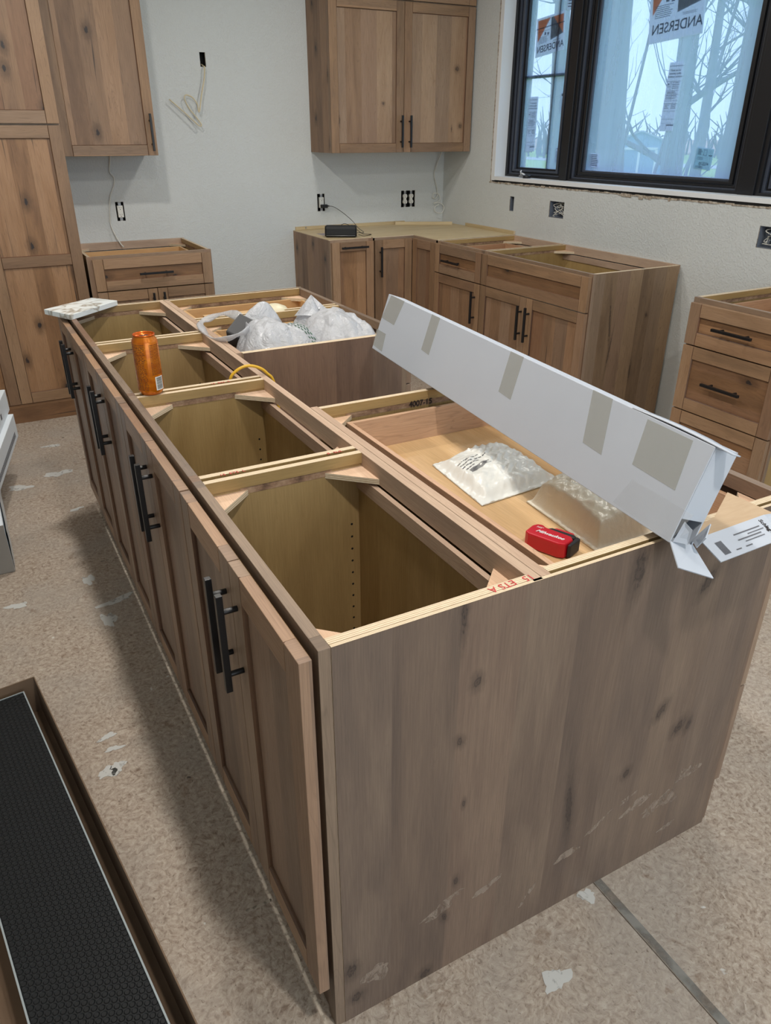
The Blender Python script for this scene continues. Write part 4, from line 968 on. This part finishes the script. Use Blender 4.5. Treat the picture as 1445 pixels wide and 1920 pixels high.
t = NT('mailer_plastic'); n = t.noise(t.obj(), 45, 4, .6, .6); t.bump(n, .003, .5)
m_mail = t.set(color=sr(226, 227, 222), rough=.30, spec=.6)
t = NT('kraft_mailer'); n = t.noise(t.obj(), 45, 4, .6, .6); t.bump(n, .003, .6)
m_mail2 = t.set(color=sr(226, 218, 198), rough=.28, spec=.6)
ZD = .757
mb, G, N = mailer('', [(.612, .690), (.845, .735), (.835, .468), (.590, .445)], ZD, .040, 3)
pk = tag(mb.build('padded_mailer', m_mail), 'flat white padded mailer with a barcode in the drawer', 'mailer')
lm = MB(); rnd = random.Random(3)
def onm(s_, t_):
    i, j = int(s_*N), int(t_*N); a, b = s_*N-i, t_*N-j
    return G[i, j].lerp(G[min(N, i+1), j], a).lerp(G[i, min(N, j+1)].lerp(G[min(N, i+1), min(N, j+1)], a), b)+Vector((0, 0, .0008))
for k in range(26):
    a0 = .16+k*.0095; lm.face([onm(a0, .52), onm(a0, .58), onm(a0+.006, .58), onm(a0+.006, .52)])
for (a0, a1, b0, n_) in ((.12, .34, .44, 5), (.12, .28, .39, 5), (.12, .40, .34, 6), (.30, .46, .40, 3), (.14, .25, .485, 3)):
    for k in range(n_):
        xa = a0+(a1-a0)*k/n_; lm.face([onm(xa, b0), onm(xa, b0+.012), onm(xa+(a1-a0)/n_*.8, b0+.012), onm(xa+(a1-a0)/n_*.8, b0)])
lm.build('address_print', m_greyink, pk)
mb, G, N = mailer('', [(.690, .415), (.880, .430), (.870, .165), (.672, .165)], ZD, .078, 8, 1.2, .22, .10)
pk = tag(mb.build('padded_mailer', m_mail2), 'plump cream padded mailer half under the white carton', 'mailer')

# ---- red and black tool in the drawer
t = NT('red_plastic'); m_redp = t.set(color=sr(186, 22, 40), rough=.32)
m_rub = plain('black_rubber', (.02, .02, .022), .55); m_whitep = plain('white_print', sr(230, 225, 225), .5)
tl = thing('laser_tool', 'small red and black battery tool lying in the drawer corner', 'tool', (.600, .222, ZD+.0005), math.radians(-67))
tl.scale = (.82, .82, .82)
P = [(-.062, -.020), (-.050, -.028), (.030, -.030), (.046, -.024), (.050, .010), (.040, .022), (-.030, .026), (-.042, .034), (-.056, .030), (-.062, .016)]
MB().prism(P, 'z', .0, .040).build('tool_body', m_redp, tl, .004)
MB().prism([(-.030, .0265), (.046, .022), (.050, .032), (.040, .040), (-.020, .040)], 'z', .004, .036).build('rubber_bumper', m_rub, tl, .003)
MB().prism([(.050, -.020), (.058, -.018), (.060, .030), (.048, .034)], 'z', .003, .037).build('rubber_bumper', m_rub, tl, .003)
MB().prism([(.040, .040), (-.020, .040), (-.012, .050), (.034, .050)], 'z', .006, .034).build('lens_housing', m_redp, tl, .003)
text('lettering', 'Milwaukee', .017, m_whitep, tl, (-.004, -.004, .0406), (1, 0, 0), (0, 1, 0), shear=.35, bold=.0004)
text('lettering', '360°', .010, m_whitep, tl, (-.040, .014, .0406), (1, 0, 0), (0, 1, 0))

# ================================================================= plastic bags
def bag_mat(name, c, al):
    t = NT(name); n = t.noise(t.obj(), 26, 5, .65, 1.2); t.bump(n, .010, 1.0)
    tl_ = t.n.new('ShaderNodeBsdfTranslucent'); tl_.inputs[0].default_value = (*c, 1)
    tr = t.n.new('ShaderNodeBsdfTransparent'); a = t.n.new('ShaderNodeMixShader'); b = t.n.new('ShaderNodeMixShader')
    t.set(color=c, rough=.17, spec=.9); a.inputs[0].default_value = .25; b.inputs[0].default_value = al
    t.t.links.new(t.b.outputs[0], a.inputs[1]); t.t.links.new(tl_.outputs[0], a.inputs[2]); t.t.links.new(a.outputs[0], b.inputs[1]); t.t.links.new(tr.outputs[0], b.inputs[2]); t.t.links.new(b.outputs[0], t.out.inputs[0]); return t.m
m_bag = bag_mat('white_bag_film', (.68, .70, .74), .06); m_bagthin = bag_mat('thin_bag_film', (.70, .72, .76), .35)
m_green = plain('green_print', sr(40, 92, 62), .6); m_darkp = plain('dark_parcel', sr(62, 62, 64), .5)
def bag(root, hills, x0, x1, y0, y1, zb, seed, ridge=.010, N=104):
    """crumpled bag: height field draped over hills (cx,cy,rx,ry,h), closed below"""
    mb = MB(); G = {}
    for i in range(N+1):
        for j in range(N+1):
            x = x0+(x1-x0)*i/N; y = y0+(y1-y0)*j/N; h_ = 0
            for (cx_, cy_, rx, ry, hh, p_, e_) in hills:
                d = ((abs(x-cx_)/rx)**p_+(abs(y-cy_)/ry)**p_)**(1/p_)
                h_ = max(h_, hh*max(0, 1-d**e_)) if d < 1 else h_
            n1 = 1-abs(noise.noise(Vector((x*11+seed, y*9, seed)))*2); n2 = 1-abs(noise.noise(Vector((x*26, y*22+seed, 2)))*2)
            k = min(1, h_/.03)
            vd = noise.voronoi(Vector((x*17+seed+.4*n1, y*13, seed*.7)))[0]; v2 = noise.voronoi(Vector((x*40+seed, y*34, 5)))[0]
            z = zb+h_+k*(ridge*(n1-.5)*.8+ridge*1.3*(vd[1]-vd[0]-.3)+ridge*.3*(v2[1]-v2[0]-.3))
            G[i, j] = (Vector((x, y, max(zb, z))), h_)
    for i in range(N):
        for j in range(N):
            q = [G[i, j], G[i+1, j], G[i+1, j+1], G[i, j+1]]
            if max(p[1] for p in q) <= 0.0005: continue
            mb.face([p[0] for p in q], None, 0, True)
    return mb.build('bag_body', m_bag, root)
ZB = .757
b1 = thing('shopping_bag', 'crumpled white shopping bag with green print and a see-through loop handle', 'bag', (0, 0, 0))
bag(b1, [(.54, 1.62, .135, .150, .185, 2.2, 3), (.61, 1.60, .16, .13, .165, 2, 2.2), (.58, 1.80, .15, .10, .212, 1.8, 1.6)], .400, .790, 1.503, 1.92, ZB, 3, .014)
# loop handle: flattened crumpled ring standing toward the aisle
P = []; rr = []
for k in range(33):
    a = 2*PI*k/32; P.append((.415+.060*math.cos(a)+.02, 1.78+.165*math.sin(a)-.02*math.cos(a), .900+.022*math.cos(a)+.006*math.sin(3*a))); rr.append(.013+.005*math.sin(5*a))
MB().tube(P, rr, 10, flat=.35, caps=False).build('loop_handle', m_bagthin, b1)
bx('dark_parcel', m_darkp, b1, -.045, .045, -.065, .065, -.038, .038, bevel=.006)
pd = [c_ for c_ in b1.children if c_.name.startswith('dark_parcel')][0]; pd.location = (.500, 1.700, .872); pd.rotation_euler = (.45, -.55, .5)
b2 = thing('shopping_bag', 'puffed white plastic bag with a pointed peak against the centre of the island', 'bag', (0, 0, 0))
bag(b2, [(.80, 1.66, .155, .19, .185, 2.2, 2.6), (.86, 1.62, .09, .15, .155, 2.2, 3), (.77, 1.80, .13, .15, .19, 1.6, 1.6)], .60, .950, 1.503, 2.00, ZB, 9, .014)
mb = MB(); pk_ = Vector((.775, 1.80, .972)); base_ = []
for k in range(14):
    a = 2*PI*k/14; base_.append(Vector((.78+.075*math.cos(a), 1.79+.06*math.sin(a), .905+.008*math.sin(2*a))))
mid_ = [b.lerp(pk_, .55)+Vector((.012*math.sin(3*k), .012*math.cos(4*k), -.012)) for k, b in enumerate(base_)]
for k in range(14):
    j = (k+1) % 14; mb.face([base_[k], base_[j], mid_[j], mid_[k]], None, 0, True); mb.face([mid_[k], mid_[j], pk_], None, 0, True)
mb.build('bag_peak', m_bag, b2)
# green print on the near slope of the first bag
def ray_z(ob, x, y):
    best = None
    for v in ob.data.vertices:
        d = (v.co.x-x)**2+(v.co.y-y)**2
        if best is None or d < best[0]: best = (d, v.co.z)
    return best[1]
bb1 = [c_ for c_ in b1.children if c_.name.startswith('bag_body')][0]
gm = MB()
for row in range(3):
    for k in range(9):
        x = .600+.012*k*.72+row*.011; y = 1.600-.0085*k+row*.004
        z = ray_z(bb1, x, y)+.003
        z2 = ray_z(bb1, x+.005, y-.006)+.003
        gm.face([(x, y, z), (x+.006, y-.0045, z2), (x+.0095, y-.001, z2), (x+.0035, y+.0035, z)])
gm.build('green_print', m_green, b1)
t = NT('cream_dome'); tag(MB().lathe([(.0, .055), (.02, .053), (.045, .043), (.062, .022), (.068, 0), (.0, 0)], n=28).build('cream_dome', t.set(color=sr(214, 206, 178), rough=.4)), 'cream rounded object showing behind the white bags', 'container').location = (.735, 2.08, .8385)
tag(bx('drawer_board', m_birch, None, -.10, .10, -.045, .045, 0, .012, g='x'), 'short loose wooden board lying across the far drawer box', 'board').location = (.58, 2.16, .8388)

# ================================================================= black sheet in an open carton, lower left
ang = math.atan(.131)
ob = thing('open_carton', 'long open brown carton on the floor in the lower left corner', 'carton', (-.404, 1.185, 0), 0)
ob.rotation_euler = (0, 0, ang)
# local: x to the right, y toward far; runs y from -1.9 to 0
W0, W1, Y0_ = -.42, .022, -1.9
m_kraftd = NT('kraft_board_outer'); n = m_kraftd.noise(m_kraftd.obj(), 14, 3); m_kraftd = m_kraftd.set(color=m_kraftd.mix(n, sr(104, 84, 66), sr(128, 104, 82)), rough=.8)
bx('carton_bottom', m_kraftd, ob, W0, W1, Y0_, 0, 0, .004)
bx('carton_side', m_kraftd, ob, W1-.003, W1, Y0_, 0, .004, .122, bevel=.001); bx('carton_side', m_kraftd, ob, W0, W0+.003, Y0_, 0, .004, .122)
bx('carton_end', m_kraftd, ob, W0+.003, W1-.003, -.003, 0, .004, .122); bx('carton_end', m_kraftd, ob, W0+.003, W1-.003, Y0_, Y0_+.003, .004, .122)
bx('inner_liner', m_kraft, ob, W0+.004, -.262, Y0_+.01, -.02, .006, .060)
t = NT('black_dimpled_panel'); X, Y, _ = t.sep(t.obj()); kk = 2*PI/.0115
hx = [t.math('COSINE', t.math('ADD', t.math('MULTIPLY', X, kk*ax_), t.math('MULTIPLY', Y, kk*ay_))) for ax_, ay_ in ((1, 0), (.5, .866), (.5, -.866))]
t.bump(t.map(t.math('ADD', t.math('ADD', hx[0], hx[1]), hx[2]), -1.3, .4, 1, 0, True), .0022, .8)
m_dimp = t.set(color=(.008, .009, .010), rough=.5, spec=.22)
pn = thing('dimpled_black_panel', 'long black dimpled panel with pale edges lying in the open carton', 'panel', ob.location+Vector((0, 0, 0)), 0); pn.rotation_euler = (0, 0, ang)
bx('dimpled_face', m_dimp, pn, -.214, -.018, Y0_+.02, -.024, .0045, .100, bevel=.002)
m_edge = plain('pale_grey_edge', sr(150, 158, 160), .4)
bx('edge_strip', m_edge, pn, -.018, -.0145, Y0_+.02, -.0225, .085, .1015); bx('edge_strip', m_edge, pn, -.2175, -.214, Y0_+.02, -.0225, .085, .1015); bx('edge_strip', m_edge, pn, -.214, -.018, -.024, -.0215, .085, .1012)
m_pap = plain('white_paper', sr(205, 205, 200), .7)
tag(MB().prism([(0, 0), (.02, -.004), (.045, -.20), (.030, -.20)], 'z', .0008, .0018).build('paper_strip', m_pap), 'thin white paper strip sticking out beside the open carton', 'paper').location = (-.385, 1.02, 0)

# ================================================================= white cartons at the left edge
m_cart = plain('white_carton_board', sr(222, 230, 236), .55)
m_cartg = plain('grey_carton_end', sr(140, 136, 130), .7)
def wcarton(label, loc, rz, L_, W_, H_, endm=None):
    o = thing('white_carton', label, 'carton', loc, rz, 'white cartons at the left edge')
    bx('carton_body', [m_cart, endm or m_cart], o, -W_, 0, 0, L_, 0, H_, bevel=.002, faces={'-y': 1})
    return o
o = wcarton('white wrapped pack standing on the floor at the left picture edge', (-.385, 2.055, 0.001), 0, 1.30, .5, .20, m_cartg)
# ripples of the plastic wrap
mb = MB(); R_ = 40
for i in range(R_):
    for j in range(6):
        def wp(a, b): 
            y_ = .0+1.28*a/R_; z_ = .012+.17*b/6; return (.003+.010*abs(noise.noise(Vector((y_*3, z_*18, 1)))), y_, z_)
        mb.face([wp(i, j), wp(i+1, j), wp(i+1, j+1), wp(i, j+1)], None, 0, True)
mb.build('plastic_wrap', m_cart, o)
B0 = Vector((-.3625, 2.40)); B1 = Vector((-.2525, 2.975)); rzB = math.atan2(-(B1.x-B0.x), (B1.y-B0.y))
dirB = (B1-B0).normalized(); st_ = B0-dirB*.45
o = wcarton('white carton with a row of fine print on its side, lower of two stacked cartons', (st_.x, st_.y, .2015+.012), rzB, .45+.5855+.0, .45, .11)
mb = MB()
for k in range(34): mb.box(0, .0006, .36+k*.018, .371+k*.018, .022, .046)
mb.build('printed_label', m_greyink, o)
o = wcarton('white carton on top of the stack at the left picture edge', (st_.x-.022, st_.y, .3245), rzB, 1.10, .42, .10)
bx('square_label', m_greyink, o, 0, .0007, .86, .885, .03, .055)
tag(bx('support_block', m_kraft, None, -.95, -.42, 2.10, 3.3, .2012, .2122), 'cardboard layer between the white packs at the left edge', 'cardboard')

# ================================================================= outside
t = NT('lawn'); n = t.noise(t.obj(), .6, 4); m_lawn = t.set(color=t.mix(n, sr(150, 190, 96), sr(186, 200, 128)), rough=.95)
yard = MB(); yard.box(3.8, 160, -160, 200, -.75, -.5); struct(yard.build('ground_outside', m_lawn))
t = NT('dry_field'); m_field = t.set(color=sr(190, 160, 140), rough=1)
struct(MB().box(62, 159, -150, 190, -.499, -.35).build('field_outside', m_field))
m_road = plain('pale_road', sr(200, 200, 200), .9); struct(MB().box(40, 44, -150, 190, -.499, -.47).build('road_outside', m_road))
t = NT('hazed_bark'); n = t.noise(t.vmul(t.obj(), (6, 6, 1.5)), 1, 4, .6); m_bark_hazed = t.set(color=t.mix(n, sr(112, 106, 108), sr(128, 121, 120)), rough=.95)  # greys lightened so the haze over the trees is in the colour
def tree(label, base, height, rad, lean, seed, first=.28, depth=4, trunk_pts=None, spread=1.0):
    rnd = random.Random(seed); o = thing('bare_tree', label, 'tree', base, 0, 'bare trees outside the window')
    tk = MB(); br = MB(); n = 9; P = []; R = []
    for k in range(n+1):
        s_ = k/n; P.append(Vector((lean[0]*s_*height+.12*math.sin(s_*5+seed), lean[1]*s_*height+.15*math.sin(s_*4+seed*2), s_*height))); R.append(rad*(1-.62*s_))
    tk.tube(P, R, 14); tk.build('trunk', m_bark_hazed, o)
    def grow(p, d, L_, r_, lv):
        q = [p]; dd = d.copy(); m = 5
        for k in range(m):
            dd = (dd+Vector((rnd.uniform(-.22, .22), rnd.uniform(-.22, .22), rnd.uniform(-.08, .16)))).normalized(); q.append(q[-1]+dd*L_/m)
        br.tube(q, [r_*(1-.7*k/m) for k in range(m+1)], 5 if lv < 2 else 3, caps=False)
        if lv < depth:
            for k in range(4 if lv < 3 else 3):
                i = rnd.randint(1, m); a = Vector((rnd.uniform(-1, 1), rnd.uniform(-1, 1), rnd.uniform(-.25, .8))).normalized()
                grow(q[i], (dd*.45+a*.8).normalized(), L_*rnd.uniform(.5, .72), r_*(1-.7*i/m)*.62+.002, lv+1)
    for k in range(8):
        s_ = first+(1-first)*k/7.5; i = min(n, int(s_*n)); p = P[i]; a = rnd.uniform(0, 2*PI)
        grow(p, Vector((math.cos(a)*spread, math.sin(a)*spread, .55)).normalized(), height*rnd.uniform(.20, .32), R[i]*.36, 1)
    br.build('branches', m_bark_hazed, o); return o
def at(px, py, dist):
    """place a base on the ground along the line of sight through a picture point"""
    d = f+r2*((px-722.5)/1399.17)-u2*((py-960)/1399.17); p = M.translation+d*(dist/d.length); return (p.x, p.y, -.5)
tree('broad pale bare tree trunk seen near the middle mullion', at(1140, 300, 16), 11, .42, (.03, .05), 3, .45, 3)
tree('crooked bare tree with a broken stub behind the long label', at(1250, 300, 20), 11, .26, (-.01, .0), 8, .22, 4)
tree('wide bare tree at the far side of the big pane', at(1368, 320, 15), 11, .34, (.02, .0), 12, .35, 4)
tree('slim bare tree seen at the picture edge through the window', at(1428, 320, 22), 10, .16, (.0, .0), 17, .3, 3)
tree('bare tree seen through the narrow pane beside the muntin', at(1032, 320, 22), 10, .26, (.0, .0), 21, .5, 3)
tree('distant bare tree beyond the shed', at(1305, 300, 44), 12, .28, (0, 0), 31, .3, 4)
# thin saplings in front
m_twig = m_bark_hazed
for i, (px, d, lx) in enumerate(((1120, 9, .18), (1180, 9.5, .24), (1236, 8, .2), (1310, 10, -.2))):
    rnd = random.Random(i+70); mb = MB(); b = Vector(at(px, 330, d)); P = [b+Vector((lx*.3*k*.5, -lx*k*.55, k*.75)) for k in range(9)]
    mb.tube(P, [.022-.002*k for k in range(9)], 5)
    for j in range(16):
        q = P[rnd.randint(2, 8)]; v = Vector((rnd.uniform(-.4, .4), rnd.uniform(-.6, .6), rnd.uniform(.3, .9))); mb.tube([q, q+v*.5, q+v+Vector((0, 0, .2))], [.008, .006, .003], 3, caps=False)
    tag(mb.build('sapling', m_twig), ['thin leaning sapling left of the shed', 'thin leaning sapling in front of the shed', 'thin leaning sapling right of the shed', 'thin sapling below the shipping label'][i], 'sapling', 'saplings outside the window')
# shed
sx, sy, _ = at(1196, 300, 30)
sd = thing('garden_shed', 'pale blue barn-roofed garden shed with white trim on the lawn', 'shed', (sx, sy, -.5), math.atan2(sy+.75, sx+.3)+PI)
m_shed = plain('pale_blue_siding', sr(140, 162, 190), .8); m_trim = plain('white_trim', sr(225, 228, 232), .7); m_roof = plain('pale_roof', sr(170, 176, 186), .9)
# local: front face looks along +x
G_ = [(-1.05, 0), (1.05, 0), (1.05, 1.25), (.72, 1.72), (0, 1.98), (-.72, 1.72), (-1.05, 1.25)]
MB().prism(G_, 'x', -2.6, 0).build('shed_walls', m_shed, sd)
rf = MB()
for (a, b) in ((2, 3), (3, 4), (4, 5), (5, 6)):
    p, q = Vector(G_[a]), Vector(G_[b]); n_ = Vector(((q-p).y, -(q-p).x)).normalized()*.05; n_ = n_ if n_.dot(p-Vector((0, 1))) > 0 else -n_
    rf.prism([tuple(p), tuple(q), tuple(q+n_), tuple(p+n_)], 'x', -2.68, .08)
rf.build('shed_roof', m_roof, sd)
for (a0, a1, b0, b1, c0, c1) in ((.0, .03, -1.07, -.97, 0, 1.25), (.0, .03, .97, 1.07, 0, 1.25), (0, .03, -.60, -.52, 0, 1.45), (0, .03, .52, .60, 0, 1.45), (0, .03, -.04, .04, 0, 1.45), (0, .03, -.6, .6, 1.42, 1.5)):
    bx('trim_board', m_trim, sd, a0, a1, b0, b1, c0, c1)
# far hedge line: bare shrubs, nobody could count them
hl = MB(); rnd = random.Random(2)
for k in range(900):
    a = rnd.uniform(.02, 1.35); d = rnd.uniform(66, 84); x = -.3+d*math.cos(a-.1); y = -.7+d*math.sin(a-.1); h_ = rnd.uniform(1.0, 3.2)
    hl.tube([(x, y, -.4), (x+rnd.uniform(-.5, .5), y+rnd.uniform(-.5, .5), h_*.6), (x+rnd.uniform(-1.2, 1.2), y+rnd.uniform(-1.2, 1.2), h_)], [.09, .06, .02], 4, caps=False)
ho = hl.build('treeline', m_bark_hazed); ho['label'] = 'thin distant line of bare trees along the field'; ho['category'] = 'treeline'; ho['kind'] = 'stuff'
